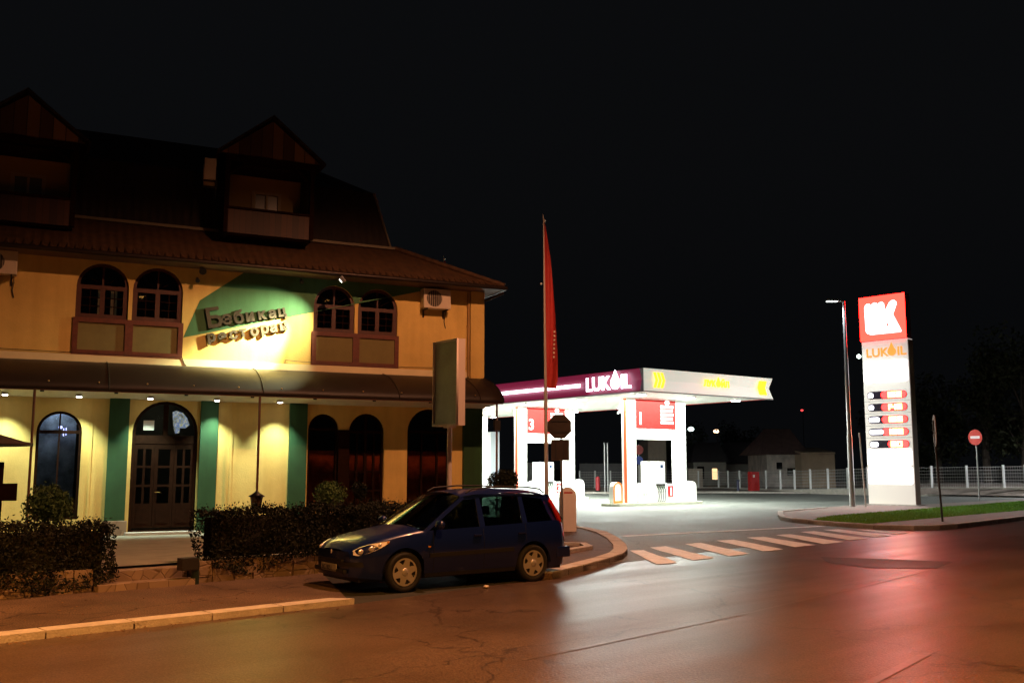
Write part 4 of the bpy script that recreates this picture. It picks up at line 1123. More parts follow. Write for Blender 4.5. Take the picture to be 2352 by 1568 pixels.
dispenser(3.8, '1', 'white fuel pump with four green nozzles under portal 1')
dispenser(12.6, '3', 'white fuel pump with hanging nozzles under portal 3')
M_guard = mat('white guard', (.8, .8, .78), .4)
def guard(a, b, label, ring=False):
    P_ = empty('pump_guard', sw(a, b, .14), SA, label, 'guard', 'round-topped white guards at the pump islands')
    pl = [(-.30, 0), (.30, 0), (.30, .72)] + [(.30 * math.cos(R(q)), .72 + .30 * math.sin(R(q))) for q in range(15, 180, 15)] + [(-.30, .72)]
    mb = MB(); mb.prismy(pl, -.15, .15); mb.build('panel', M_guard, P_)
    if ring:
        pi_ = [(x * .72, .12 + (z - .0) * .82) for x, z in pl]
        plate('orange_band', [[(x * 1.01, z * 1.005) for x, z in pl], pi_], -.165, .01, mat('orange strip', (.85, .22, .03)), P_)
    return P_
guard(1.75, 3.8, 'orange-rimmed round-topped guard at the left end of pump island 1', True)
guard(7.0, 3.8, 'plain white round-topped guard at the right end of pump island 1')
guard(1.75, 12.6, 'orange-rimmed guard at the left end of pump island 3', True)
guard(7.0, 12.6, 'plain white guard at the right end of pump island 3')
# camera on the portal
CC = empty('security_camera', sw(2.1, 3.75, 4.55), SA, 'small security camera beside the left column of portal 1', 'camera')
mb = MB(); mb.cyl((-.2, 0, -.05), (.05, 0, .08), .06, n=8); mb.build('body', M_white, CC)
mb = MB(); mb.cyl((0, 0, .06), (.24, .0, .06), .02, n=6); mb.build('arm', M_white, CC)

# kiosk seen through the last bay
p = AT(1135, 1080, 72.0)
KI = empty('station_shop', (p.x - 1.5, p.y, 0), R(8), 'grey station shop with a lit band sign, glimpsed past the restaurant corner', 'shop')
mb = MB(); mb.box(-5, 1.9, 0, 6, .1, 4.45); mb.build('wall', mat('grey cladding', (.42, .46, .50), .6), KI)
mb = MB(); mb.box(-4, .55, -.04, 0, .3, 2.5); mb.build('shop_window', mat('grey glazing', (.12, .13, .14), .2), KI)
mb = MB(); mb.box(-4.5, .35, -.08, -.0, 2.55, 3.55); sgn = mb.build('band_sign', glow('shop band', (1, .95, .9), 1.8), KI)
mb = MB(); mb.sphere((.30, -.12, 3.0), .38, (.5, .1, 1)); mb.build('emblem', M_or, sgn)
mb = MB(); mb.box(.9, 1.25, -.03, 0, .1, 4.4); mb.build('corner_strip', M_wh, KI)

# ------------------------------------------------------------------ price tower
TA = R(-43 - 3.9)
TL = Vector((16.95, 47.1, .12))
TA = math.atan2(-.73, .684)
T = empty('price_tower', TL, TA, 'tall price tower with red emblem box on top, glowing white panels and five price rows', 'price tower')
TW, TD = 2.26, .50
T.scale = (1, 1, .95)
M_tbody = mat('tower cladding', (.55, .52, .45), .5, var=.08)
M_tside = mat('tower side', (.22, .13, .09), .5)
mb = MB(); mb.box(0, TW, .0, TD, 0, 8.15); mb.build('cladding', mat('self-lit tower front', (.55, .53, .46), .5, emit=(.85, .76, .70), es=.52), T)  # emission on the cladding stands in for light spilling from the panels
mb = MB(); mb.box(TW + .001, TW + .03, .02, TD - .02, 0.05, 8.10); mb.build('side_panel', M_tside, T)
M_rbox = glow('red lightbox', (1.0, .0065, .0042), 33)
mb = MB(); mb.box(-.03, TW - .03, -.06, -.001, 8.19, 10.42); rb = mb.build('emblem_box', M_rbox, T)
mb = MB(); mb.box(-.03, TW - .03, .0, TD, 8.19, 10.44); mb.build('emblem_case', mat('dark red case', (.12, .01, .015), .4), T)
M_wglow = glow('white lightbox', (1.0, .96, 1.0), 3.6)
# white emblem strokes: three bars joined at the foot, and the K
def rb_(x0, x1, z0, z1, r): 
    pts = []
    for cx, cz, s in ((x1 - r, z0 + r, -90), (x1 - r, z1 - r, 0), (x0 + r, z1 - r, 90), (x0 + r, z0 + r, 180)):
        for k in range(5): a = R(s + k * 22.5); pts.append((cx + r * math.cos(a), cz + r * math.sin(a)))
    return pts
base_z = 8.48
emb = [(.28, base_z + .2), (.36, base_z + .08), (.52, base_z), (2.00, base_z), (2.04, base_z + .06), (1.66, base_z + .92), (1.86, base_z + 1.42), (1.86, base_z + 1.52), (1.76, base_z + 1.62), (1.62, base_z + 1.62), (1.50, base_z + 1.52),
       (1.34, base_z + 1.20), (1.28, base_z + 1.20), (1.24, base_z + 1.52), (1.14, base_z + 1.62), (1.02, base_z + 1.58), (.92, base_z + 1.50), (.88, base_z + 1.58), (.78, base_z + 1.62), (.68, base_z + 1.58), (.60, base_z + 1.50), (.52, base_z + 1.58), (.42, base_z + 1.60), (.32, base_z + 1.54), (.26, base_z + 1.42)]
tri = [(1.30, base_z + .36), (1.46, base_z + .36), (1.38, base_z + .60)]
b1 = [(.60, base_z + .55), (.62, base_z + .55), (.62, base_z + 1.30), (.60, base_z + 1.30)]
b2 = [(.91, base_z + .35), (.93, base_z + .35), (.93, base_z + 1.30), (.91, base_z + 1.30)]
plate('emblem', [emb, tri, b1, b2], -.10, .035, M_wglow, rb)
# name under the box
M_on = glow('orange lettering', (1.0, .28, .03), 1.5)
T1 = Matrix.Translation((.20, -.03, 7.36)) @ UPR
nm = text_obj('name', 'LUK', .60, M_on, T, T1, ext=.015, off=.012)
me = curve_mesh([drop_pts(0, 0, .21, .46)], .015); me.transform(Matrix.Translation((1.49, -.03, 7.56)) @ UPR); me.materials.clear(); me.materials.append(M_on)
o = bpy.data.objects.new('drop_emblem', me); COL.objects.link(o); o.parent = T
text_obj('name', 'IL', .60, M_on, T, Matrix.Translation((1.74, -.03, 7.36)) @ UPR, ext=.015, off=.012)
for z0, z1 in ((6.05, 7.12), (1.93, 2.75), (1.02, 1.86)):
    plate('white_panel', [rb_(.05, TW - .05, z0, z1, .12)], -.035, .034, M_wglow, T)
M_pill = mat('dark pill', (.02, .015, .03), .3)
M_dig = glow('price digits', (1.0, .50, .12), 14)
M_dbk = glow('red digit glow', (1.0, .010, .009), 20)  # emissive red for the glow around the digits
M_lab = glow('label glow', (.92, .88, 1.0), 7)
seg = {'0': 'abcdef', '1': 'bc', '2': 'abged', '3': 'abgcd', '4': 'fgbc', '5': 'afgcd', '6': 'afgedc', '7': 'abc', '8': 'abcdefg', '9': 'abcdfg'}
def digit(mb, ch, x, z, w_, h_, t_):
    for s in seg[ch]:
        q = {'a': (x, x + w_, z + h_ - t_, z + h_), 'g': (x, x + w_, z + h_ / 2 - t_ / 2, z + h_ / 2 + t_ / 2), 'd': (x, x + w_, z, z + t_), 'f': (x, x + t_, z + h_ / 2, z + h_),
             'b': (x + w_ - t_, x + w_, z + h_ / 2, z + h_), 'e': (x, x + t_, z, z + h_ / 2), 'c': (x + w_ - t_, x + w_, z, z + h_ / 2)}[s]
        mb.box(q[0], q[1], -.052, -.040 - .0005 * ord(s) % .003, q[2], q[3])
for k, (lw, num) in enumerate(((.26, '152'), (.26, '149'), (.52, '155'), (.68, '158'), (.40, '80'))):
    zc = 5.42 - k * .61
    row = plate('price_row', [rb_(.17, TW - .14, zc - .19, zc + .19, .185)], -.03, .029, M_pill, T)
    plate('grade_label', [rb_(.22, .22 + lw, zc - .12, zc + .11, .10)], -.045, .012, M_lab, row)
    mb = MB(); x = 1.02 if len(num) == 3 else 1.24
    for ch in num: digit(mb, ch, x, zc - .14, .26, .28, .075); x += .29
    mb.build('digits', M_dig, row)
    plate('display', [rb_(.86 if len(num) == 3 else 1.1, TW - .18, zc - .165, zc + .165, .15)], -.038, .007, M_dbk, row)  # plate added behind the digits to give their red halo a shape
mb = MB()
for k in range(5): mb.box(.0, TW, -.004, -.001, 5.42 - .31 - k * .61, 5.42 - .295 - k * .61)
mb.build('panel_joint', mat('joint', (.2, .2, .2), .6), T)
mb = MB(); mb.box(-.1, TW + .15, -.15, TD + .15, 0, .05); mb.build('footing', M_kerb, T)
mb = MB(); mb.sphere((-.18, .0, 7.45), .10, n=10); mb.build('side_lamp', glow('side lamp', (.8, 1, .85), 14), T)

# street lamp of the station
lp = G(1958, 1163, .12)
SL = empty('street_lamp', lp, 0, 'tall galvanised street lamp with a lit head, left of the price tower', 'street lamp')
mb = MB(); mb.cyl((0, 0, 0), (0, 0, 3.2), .13, .115, n=14); mb.cyl((0, 0, 3.2), (0, 0, 6.8), .095, .085, n=14); mb.cyl((0, 0, 6.8), (0, 0, 9.35), .075, .06, n=14); mb.build('pole', M_steel, SL)
mb = MB(); mb.cyl((0, 0, 9.30), (-.25, -.03, 9.38), .04, n=8); mb.rbox(-.82, -.12, -.16, .12, 9.33, 9.43, .02); mb.build('head', M_steel, SL)
mb = MB(); mb.box(-.78, -.30, -.13, .09, 9.315, 9.329); mb.build('lens', glow('led lens', (.9, 1, .95), 5), SL)
ld = bpy.data.lights.new('street_lamp_beam', 'SPOT'); ld.energy = 1500; ld.color = (.85, .97, 1.0); ld.spot_size = R(140); ld.spot_blend = .6; ld.shadow_soft_size = .15
lo = bpy.data.objects.new('street_lamp_beam', ld); COL.objects.link(lo); lo.parent = SL; lo.location = (-.55, 0, 9.25)
g2 = empty('marker_post', lp + Vector((.55, -.15, 0)), 0, 'slim white post close to the right of the street lamp foot', 'post')
mb = MB(); mb.cyl((0, 0, 0), (-.15, 0, 3.3), .035, n=8); mb.build('post', M_white, g2)

# ------------------------------------------------------------------ background: fence, houses, trees
M_fence = mat('pale fence steel', (.72, .70, .68), .6)
fpx = [(1330, 84, .10, 1.4), (1365, 84, .10, 1.4), (1400, 84, .1, 1.4), (1600, 84, .15, 1.35), (1645.6, 84, .15, 1.35), (1667.6, 83, .15, 1.35), (1693.6, 80, .18, 1.35), (1753.6, 76, .2, 1.36), (1786.6, 74, .22, 1.36), (1818.6, 72, .25, 1.36),
       (1854.6, 70.5, .3, 1.36), (1894.6, 69, .35, 1.36), (1939.6, 67.5, .4, 1.36), (1985, 66.8, .45, 1.36), (2050, 66, .5, 1.36), (2131, 65, .52, 1.36), (2211, 64, .55, 1.36), (2294.6, 62.5, .58, 1.36), (2344, 61.5, .60, 1.36), (2430, 60.5, .6, 1.36)]
def fence_run(pts, label):
    P_ = []
    for px, dp, zb, hh in pts:
        x = (px - PW / 2) / FPX * dp * 1.0; P_.append((Vector((x, dp, zb)), hh))
    o0 = P_[0][0]
    F5 = empty('mesh_fence', o0, 0, label, 'fence')
    for p_, hh in P_:
        q_ = p_ - o0
        mb = MB(); mb.box(q_.x - .06, q_.x + .06, q_.y - .06, q_.y + .06, -.4, q_.z + hh + .08); mb.build('post', mat('fence post white', (.85, .85, .85), .5), F5)
    for (a, ha), (b, hb) in zip(P_[:-1], P_[1:]):
        a_ = a - o0; b_ = b - o0; mb = MB()
        for k in range(7):
            zz = .06 + k * (ha - .1) / 6
            mb.cyl(a_ + Vector((0, 0, zz)), b_ + Vector((0, 0, zz)), .009, n=4, cap=False)
        n_ = int((b_ - a_).length / .14)
        for i in range(1, n_):
            c_ = a_.lerp(b_, i / n_); mb.cyl(c_, c_ + Vector((0, 0, ha)), .004, n=3, cap=False)
        mb.build('mesh_panel', M_fence, F5)
        mb = MB(); d = (b_ - a_).normalized(); nn = Vector((-d.y, d.x, 0)) * .08
        A_ = [a_ + nn, b_ + nn, b_ - nn, a_ - nn]
        mb.add([(q.x, q.y, -.9) for q in A_] + [(q.x, q.y, (a_.z if i in (0, 3) else b_.z) + .02) for i, q in enumerate(A_)], [(0, 1, 5, 4), (1, 2, 6, 5), (2, 3, 7, 6), (3, 0, 4, 7), (4, 5, 6, 7)])
        mb.build('footing_wall', M_kerb, F5)
fence_run(fpx, 'long pale mesh fence on a low footing along the far side of the forecourt')
# raised bank behind the kerb on the right
mb = MB()
bank = [(2050, 62, 66), (2131, 61, 65), (2211, 60.2, 64), (2344, 58, 61.5), (2500, 56, 60)]
V = []
for px, d0_, d1_ in bank:
    V += [((px - PW / 2) / FPX * d0_, d0_ + 4, .13), ((px - PW / 2) / FPX * d1_, d1_ - .1, .5), ((px - PW / 2) / FPX * d1_ * 1.3, d1_ * 1.3, .6)]
F_ = []
for i in range(len(bank) - 1):
    F_ += [(3 * i, 3 * i + 3, 3 * i + 4, 3 * i + 1), (3 * i + 1, 3 * i + 4, 3 * i + 5, 3 * i + 2)]
mb.add(V, F_); tag(mb.build('bank', MATS['verge gravel']), kind='structure')

def house(name, px0, px1, depth, zb, zw, m_w, label, roof=None, m_r=None, ry=6.0, windows=(), cat='house', yaw=0.0):
    x0 = (px0 - PW / 2) / FPX * depth; x1 = (px1 - PW / 2) / FPX * depth
    H_ = empty(name, (x0, depth, 0), yaw, label, cat); w_ = x1 - x0
    mb = MB(); mb.box(0, w_, 0, ry, zb, zw); mb.build('wall', m_w, H_)
    if roof: 
        mb = MB(); roof(mb, w_, ry, zw); mb.build('roof', m_r, H_)
    for (a, b, c, d, lit) in windows:
        mb = MB(); mb.box(a * w_ - .05, b * w_ + .05, -.04, -.001, c - .05, d + .05); f = mb.build('window', M_dwood, H_)
        mb = MB(); mb.box(a * w_, b * w_, -.05, -.041, c, d); mb.build('pane', glow('warm window', (1.0, .62, .30), 1.6) if lit else M_glassd, f)
    return H_
def gable_x(over=.4, h=1.8):
    # ridge along x
    def f(mb, w_, d_, z): 
        V = [(-over, -over, z - .1), (w_ + over, -over, z - .1), (w_ + over * .2, d_ / 2, z + h), (-over * .2 + .9, d_ / 2, z + h), (-over, d_ + over, z - .1), (w_ + over, d_ + over, z - .1)]
        mb.add(V, [(0, 1, 2, 3), (3, 2, 5, 4), (0, 3, 4), (1, 5, 2), (0, 4, 5, 1)])
    return f
def shed_roof(h0, h1, over=.3):
    def f(mb, w_, d_, z):
        V = [(-over, -over, z + h0), (w_ + over, -over, z + h1), (w_ + over, d_ + over, z + h1 + .5), (-over, d_ + over, z + h0 + .5)]
        mb.add(V + [(a, b, c + .15) for a, b, c in V], [(0, 1, 2, 3), (4, 5, 6, 7), (0, 1, 5, 4), (1, 2, 6, 5), (2, 3, 7, 6), (3, 0, 4, 7)])
    return f
M_hw = mat('weathered white render', (.62, .54, .50), .9, var=.45, vscale=1.2)
M_hr = mat('old grey red tiles', (.22, .13, .12), .85, var=.3, vscale=2)
M_gr = mat('dark roof sheet', (.09, .08, .09), .8, var=.2)
M_gw = mat('grey block wall', (.42, .40, .37), .9, var=.2, vscale=1)
M_ow = mat('tan block wall', (.50, .37, .26), .9, var=.2, vscale=1)
M_bg = mat('beige render', (.55, .46, .38), .9, var=.15)
house('small_house', 1757, 1833, 88, 0, 3.1, M_hw, 'small weathered white house with a red tiled roof behind the fence', gable_x(.7, 2.3), M_hr, 7, [(.30, .44, 1.75, 2.25, False), (.62, .84, 1.2, 1.75, False)])
house('tan_shed', 1836, 1912, 86, 0, 3.0, M_ow, 'tan windowless shed right of the small white house', shed_roof(0, .02, .05), M_ow, 5, cat='shed')
house('low_house', 1590, 1664, 96, 0, 2.45, M_gw, 'low grey house with one lit window behind the fence', gable_x(.3, 1.9), M_gr, 7, [(.56, .72, .7, 1.75, True), (.12, .30, .8, 1.9, False)])
house('long_shed', 1664, 1745, 100, 0, 2.3, M_gw, 'long dark roofed shed between the low grey house and the white house', gable_x(.3, 2.2), M_gr, 8, cat='shed')
house('garden_wall', 1578, 1610, 84.6, 0, 1.75, M_bg, 'short beige wall right of portal 1', None, None, .4, cat='wall')
house('long_grey_wall', 1330, 1460, 88, 0, 2.2, mat('grey wall', (.15, .15, .16), .9, var=.15), 'long grey wall behind the pumps between the two portals', None, None, .3, cat='wall')
house('beige_house', 1487, 1528, 92, 0, 4.4, M_bg, 'beige house with a sloping roof seen through the opening of portal 1', shed_roof(1.7, .1, .1), mat('brown boards', (.25, .17, .13), .8), 6)
house('grey_house', 1205, 1262, 94, 0, 2.3, M_gw, 'grey wall with red posters seen through portal 3', None, None, 5, cat='wall')
house('beige_wall', 1464, 1500, 86, 0, 2.0, M_bg, 'beige wall at the left foot of the beige house', None, None, .4, cat='wall')

# red bin, small post, vents, extinguishers
p = AT(1731, 1104, 74); 
CB = empty('red_cabinet', (p.x, p.y, .12), R(10), 'upright red cabinet standing in front of the mesh fence', 'cabinet')
mb = MB(); mb.rbox(-.34, .34, -.3, .3, 0, 1.42, .04); mb.build('casing', mat('red cabinet paint', (.42, .02, .02), .4), CB)
mb = MB(); mb.box(-.18, -.04, -.32, -.301, 1.0, 1.2); mb.build('label', M_white, CB)
p = AT(1695, 1112, 74); H2 = empty('hydrant', (p.x, p.y, .12), 0, 'small dark blue standpipe left of the red cabinet', 'hydrant')
mb = MB(); mb.cyl((0, 0, 0), (0, 0, .7), .10, n=10); mb.sphere((0, 0, .75), .15, (1, 1, .6)); mb.build('pipe', mat('blue grey iron', (.06, .06, .12), .5), H2)
for q, (px, lb) in enumerate(((1389.5, 'left one of the two slim vent pipes between the portals'), (1396.5, 'right one of the two slim vent pipes between the portals'))):
    p = AT(px, 1120, 71.0); vp = empty('vent_pipe', (p.x, p.y, .1), 0, lb, 'vent pipe', 'two slim vent pipes')
    mb = MB(); mb.cyl((0, 0, 0), (0, 0, 3.45), .055, n=8); mb.build('pipe', M_steel, vp)
    mb = MB(); mb.cyl((0, 0, 3.46), (0, 0, 3.55), .09, .06, n=8); mb.build('cap', M_steel, vp)
p = AT(1373, 1105, 72); EX = empty('fire_extinguisher', (p.x, p.y, .1), 0, 'tall red extinguisher trolley near the vent pipes', 'extinguisher')
mb = MB(); mb.cyl((0, 0, .1), (0, 0, 1.0), .17, n=12); mb.sphere((0, 0, 1.0), .17, (1, 1, .7)); mb.build('cylinder', mat('extinguisher red', (.40, .03, .04), .4), EX)
mb = MB(); mb.cyl((0, 0, 1.1), (.12, 0, 1.28), .03, n=6); mb.build('hose', M_black, EX)
mb = MB(); mb.cyl((-.2, 0, .12), (.2, 0, .12), .10, n=10); mb.build('wheel', M_black, EX)
p = AT(1467, 1035, 76); N2 = empty('round_sign', (p.x, p.y, .1), 0, 'small round red sign with a blue one below, inside the opening of portal 1', 'traffic sign')
mb = MB(); mb.cyl((0, 0, 0), (0, 0, 3.5), .04, n=8); mb.build('post', M_steel, N2)
mb = MB(); mb.cyl((0, -.05, 3.1), (0, -.07, 3.1), .36, n=20); mb.build('red_disc', mat('faded red', (.35, .06, .06), .5), N2)
mb = MB(); mb.cyl((0, -.05, 2.3), (0, -.07, 2.3), .32, n=20); mb.build('blue_disc', mat('faded blue', (.05, .08, .35), .5), N2)

# distant lamps
def far_lamp(px, py, depth, col, s, label, pole=True, rad=.16):
    p = AT(px, py, depth); o_ = empty('distant_lamp', (p.x, p.y, 0), 0, label, 'street lamp', 'far street lamps beyond the fence')
    mb = MB(); mb.cyl((.15, 0, 0), (.15, 0, p.z), .07, .05, n=6); mb.build('pole', M_dsteel, o_)
    mb = MB(); mb.sphere((0, 0, p.z), rad, (1.2, 1, .8), n=10); mb.build('lens', glow('far lamp ' + label[:12], col, s), o_)
    return o_
far_lamp(1587, 985, 125, (.75, 1.0, .95), 9, 'greenish white distant lamp just right of portal 1', rad=.32)
far_lamp(1645, 990, 150, (1.0, .55, .28), 9, 'warm orange distant lamp above the low houses', rad=.34)
far_lamp(1743, 1014, 165, (.72, .75, 1.0), 9, 'bluish white distant lamp above the long shed', rad=.30)
far_lamp(1842, 942, 190, (1.0, .06, .06), 2.0, 'tiny red distant light left of the street lamp', rad=.24)

def tree(px, depth, h, r, n, label, m):
    x = (px - PW / 2) / FPX * depth
    T_ = empty('tree', (x, depth, 0), 0, label, 'tree', 'dark trees beyond the fence')
    mb = MB(); pts = [(0, 0, 0), (random.uniform(-.2, .2), 0, h * .3), (random.uniform(-.4, .4), random.uniform(-.3, .3), h * .6), (random.uniform(-.6, .6), 0, h * .9)]
    for i in range(3): mb.cyl(pts[i], pts[i + 1], .35 - .1 * i, .25 - .1 * i + .03, n=8)
    lob = []
    for k in range(11):
        a = random.uniform(0, 6.28); rr_ = r * random.uniform(.2, .75); c = Vector((math.cos(a) * rr_, math.sin(a) * rr_, h * random.uniform(.32, .92)))
        lob.append((c, r * random.uniform(.28, .5))); mb.cyl((0, 0, c.z * .6), c, .09, .03, n=5)
    mb.build('trunk', M_bark, T_)
    def cl():
        c, q = random.choice(lob); d = Vector((random.gauss(0, 1), random.gauss(0, 1), random.gauss(0, 1))).normalized()
        return c + d * q * random.uniform(.55, 1.1), None
    leaves(cl, n, .20, m, 'crown', T_)
M_tree = leafmat('dark tree leaves', (.015, .02, .01), (.045, .05, .022))
for i, (px, dp, h, r, lb) in enumerate(((2150, 84, 9.5, 4.0, 'dark leafy tree directly right of the price tower beyond the fence'), (2260, 80, 11, 4.4, 'tall dark tree behind the no entry sign'), (2345, 78, 12.5, 4.6, 'tallest dark tree at the right edge beyond the fence'),
     (2060, 98, 7.5, 3.4, 'low dark tree behind the foot of the price tower'), (1700, 135, 7.5, 4.5, 'faint dark tree over the roof of the long shed'), (1540, 130, 7, 4, 'faint dark tree behind the beige house'))):
    tree(px, dp, h, r, 3600, lb, M_tree)

# ------------------------------------------------------------------ the parked car
CA = math.atan2(-.6118, -.9942 / .9942 * .7910)
fw_d = Vector((-1.975, -1.43, 0)).normalized()
lf_d = Vector((-fw_d.y, fw_d.x, 0))
mid = Vector((-.645, 15.94, 0))
car_c = mid - lf_d * .715
CAR = empty('parked_car', (car_c.x - .04, car_c.y, .005), math.atan2(fw_d.y, fw_d.x), 'dark blue estate car parked half under the hedge with its headlight catching the street light', 'car')
M_blue = mat('dark blue car paint', (.003, .011, .085), .30, 0.0, coat=.5)
M_trim = mat('black trim', (.015, .015, .016), .5)
M_cg = glassmat('tinted car glass', (.42, .50, .46))
def lerp_tab(tab, x):
    for (x0, v0), (x1, v1) in zip(tab[:-1], tab[1:]):
        if x0 >= x >= x1:
            t = (x0 - x) / (x0 - x1) if x0 != x1 else 0
            return v0 + (v1 - v0) * t
    return tab[0][1] if x > tab[0][0] else tab[-1][1]
def smo(tab, x):
    return (lerp_tab(tab, x + .06) + 2 * lerp_tab(tab, x) + lerp_tab(tab, x - .06)) / 4
HW = [(2.02, .52), (1.97, .62), (1.88, .70), (1.74, .765), (1.5, .805), (1.2, .825), (0, .83), (-1.2, .825), (-1.6, .80), (-1.85, .76), (-1.97, .70), (-2.01, .62)]
HTOP = [(2.02, .60), (1.96, .67), (1.85, .735), (1.6, .815), (1.3, .875), (1.0, .93), (.86, .96)]
BELT = [(2.02, .58), (1.96, .645), (1.85, .70), (1.6, .775), (1.3, .83), (1.0, .875), (.8, .90), (0, .925), (-1.0, .96), (-1.8, .985), (-2.01, .90)]
CANT = [(.86, .97), (.10, 1.40), (-.2, 1.435), (-.8, 1.45), (-1.4, 1.43), (-1.72, 1.38), (-1.98, .98)]
def zsill(x):
    z = .20 if abs(x) < 1.6 else .20 + (abs(x) - 1.6) * .12
    for c in (1.22, -1.22):
        d = abs(x - c)
        if d < .36: z = max(z, .30 + math.sqrt(.36 ** 2 - d * d))
    return z
def yside(x, z):
    """half width of the body at height z"""
    hw = smo(HW, x); zb = smo(BELT, x)
    if z <= zb:
        zm = .55
        if z < zm: return hw - .055 * ((zm - z) / .35) ** 2
        return hw - .05 * ((z - zm) / (zb - zm)) ** 2
    ct = smo(CANT, x) if x < .9 else zb + .06
    t = (z - zb) / max(.05, 1.42 - zb)
    return hw - .05 - .20 * t ** 1.1
xs_ = []
x = 2.02
while x > -2.011:
    xs_.append(round(x, 3)); x -= .04
lower = MB(); NR = 9
for s in (1, -1):
    V = []; F_ = []
    for x in xs_:
        z0 = zsill(x); z1 = smo(BELT, x)
        for k in range(NR):
            z = z0 + (z1 - z0) * k / (NR - 1); V.append((x, s * yside(x, z), z))
    for i in range(len(xs_) - 1):
        for k in range(NR - 1): F_.append((i * NR + k, (i + 1) * NR + k, (i + 1) * NR + k + 1, i * NR + k + 1))
    lower.add(V, F_, True)
# hood
V = []; F_ = []; hx = [x for x in xs_ if x >= .84]; NC = 13
for x in hx:
    yb = yside(x, smo(BELT, x)); zb = smo(BELT, x); zt_ = smo(HTOP, x)
    for k in range(NC):
        u = -1 + 2 * k / (NC - 1); V.append((x + .0, u * yb, zb + (zt_ - zb + .02) * (1 - abs(u) ** 2.6)))
for i in range(len(hx) - 1):
    for k in range(NC - 1): F_.append((i * NC + k, (i + 1) * NC + k, (i + 1) * NC + k + 1, i * NC + k + 1))
lower.add(V, F_, True)
# nose and tail faces
def endcap(x, xo, sgn):
    V = []; F_ = []; n1 = 9; n2 = 8
    z0 = zsill(x) ; z1 = smo(BELT, x) + (.02 if sgn > 0 else 0)
    for i in range(n2 + 1):
        z = z0 + (z1 - z0) * i / n2; yb = yside(x, min(z, smo(BELT, x)))
        for k in range(n1):
            u = -1 + 2 * k / (n1 - 1); V.append((x + sgn * xo * (1 - u * u) * (1 - .5 * (i / n2)), u * yb, z))
    for i in range(n2):
        for k in range(n1 - 1): F_.append((i * n1 + k, i * n1 + k + 1, (i + 1) * n1 + k + 1, (i + 1) * n1 + k))
    lower.add(V, F_, True)
endcap(2.02, .07, 1); endcap(xs_[-1], .05, -1)
# roof skin
V = []; F_ = []; rx = [.10 - .06 * i for i in range(31)]; NC = 13
for x in rx:
    ct = smo(CANT, x); yb = yside(x, ct)
    for k in range(NC):
        u = -1 + 2 * k / (NC - 1); V.append((x, u * yb, ct + .075 * (1 - abs(u) ** 2.4)))
for i in range(len(rx) - 1):
    for k in range(NC - 1): F_.append((i * NC + k, (i + 1) * NC + k, (i + 1) * NC + k + 1, i * NC + k + 1))
lower.add(V, F_, True)
# pillars and roof sides
def side_patch(mb, poly, s, off=0.0, th=.03):
    pts = [(p[0], s * (yside(p[0], p[1]) + off), p[1]) for p in poly]
    inn = [(p[0], s * (yside(p[0], p[1]) + off - th), p[1]) for p in poly]
    n = len(poly); mb.add(pts + inn, [tuple(range(n)), tuple(range(n, 2 * n))] + [(i, (i + 1) % n, n + (i + 1) % n, n + i) for i in range(n)])
bz = lambda x: smo(BELT, x) - .01
ctz = lambda x: smo(CANT, x)
for s in (1, -1):
    side_patch(lower, [(.92, bz(.92)), (.80, bz(.8)), (.06, ctz(.06) - .05), (.10, ctz(.10) + .0), (.16, ctz(.16))], s)
    side_patch(lower, [(.10, ctz(.10)), (-.5, ctz(-.5)), (-1.1, ctz(-1.1)), (-1.6, ctz(-1.6)), (-1.70, ctz(-1.7)), (-1.62, ctz(-1.62) - .055), (-1.1, ctz(-1.1) - .05), (-.5, ctz(-.5) - .05), (.06, ctz(.06) - .05)], s, .001)
    side_patch(lower, [(-.16, bz(-.16)), (-.27, bz(-.27)), (-.27, ctz(-.27) - .04), (-.19, ctz(-.19) - .04)], s)
    side_patch(lower, [(-1.02, bz(-1.02)), (-1.12, bz(-1.12)), (-1.13, ctz(-1.13) - .04), (-1.05, ctz(-1.05) - .04)], s)
    side_patch(lower, [(-1.68, bz(-1.68)), (-2.0, .90), (-1.94, 1.05), (-1.77, 1.34), (-1.62, ctz(-1.62) - .03), (-1.56, ctz(-1.56) - .05), (-1.60, 1.12)], s)
BODY = lower.build('body', M_blue, CAR)
wl_ = BODY.modifiers.new('weld', 'WELD'); wl_.merge_threshold = .0015
# glass
def glasspoly(name, poly, s):
    mb = MB(); side_patch(mb, poly, s, -.012, .004); return mb.build(name, M_cg, CAR)
for s in (1, -1):
    glasspoly('side_window', [(.84, bz(.84)), (-.16, bz(-.16)), (-.19, ctz(-.19) - .03), (.06, ctz(.06) - .04)], s)
    glasspoly('side_window', [(-.27, bz(-.27)), (-1.02, bz(-1.02)), (-1.05, ctz(-1.05) - .03), (-.27, ctz(-.27) - .03)], s)
    glasspoly('side_window', [(-1.12, bz(-1.12)), (-1.70, bz(-1.70)), (-1.60, 1.12), (-1.54, ctz(-1.54) - .04), (-1.13, ctz(-1.13) - .03)], s)
def cross_glass(name, x0, x1, z0, z1, y0, y1, bow, m=None):
    V = []; F_ = []; n1 = 9; n2 = 6
    for i in range(n2 + 1):
        t = i / n2
        for k in range(n1):
            u = -1 + 2 * k / (n1 - 1); V.append((x0 + (x1 - x0) * t + bow * (1 - u * u), u * (y0 + (y1 - y0) * t), z0 + (z1 - z0) * t))
    for i in range(n2):
        for k in range(n1 - 1): F_.append((i * n1 + k, i * n1 + k + 1, (i + 1) * n1 + k + 1, (i + 1) * n1 + k))
    mb = MB(); mb.add(V, F_, True); return mb.build(name, m or M_cg, CAR)
cross_glass('windscreen', .90, .10, .90, ctz(.10) + .02, .76, .60, .14)
cross_glass('rear_window', -1.97, -1.72, .98, 1.41, .66, .56, -.04)
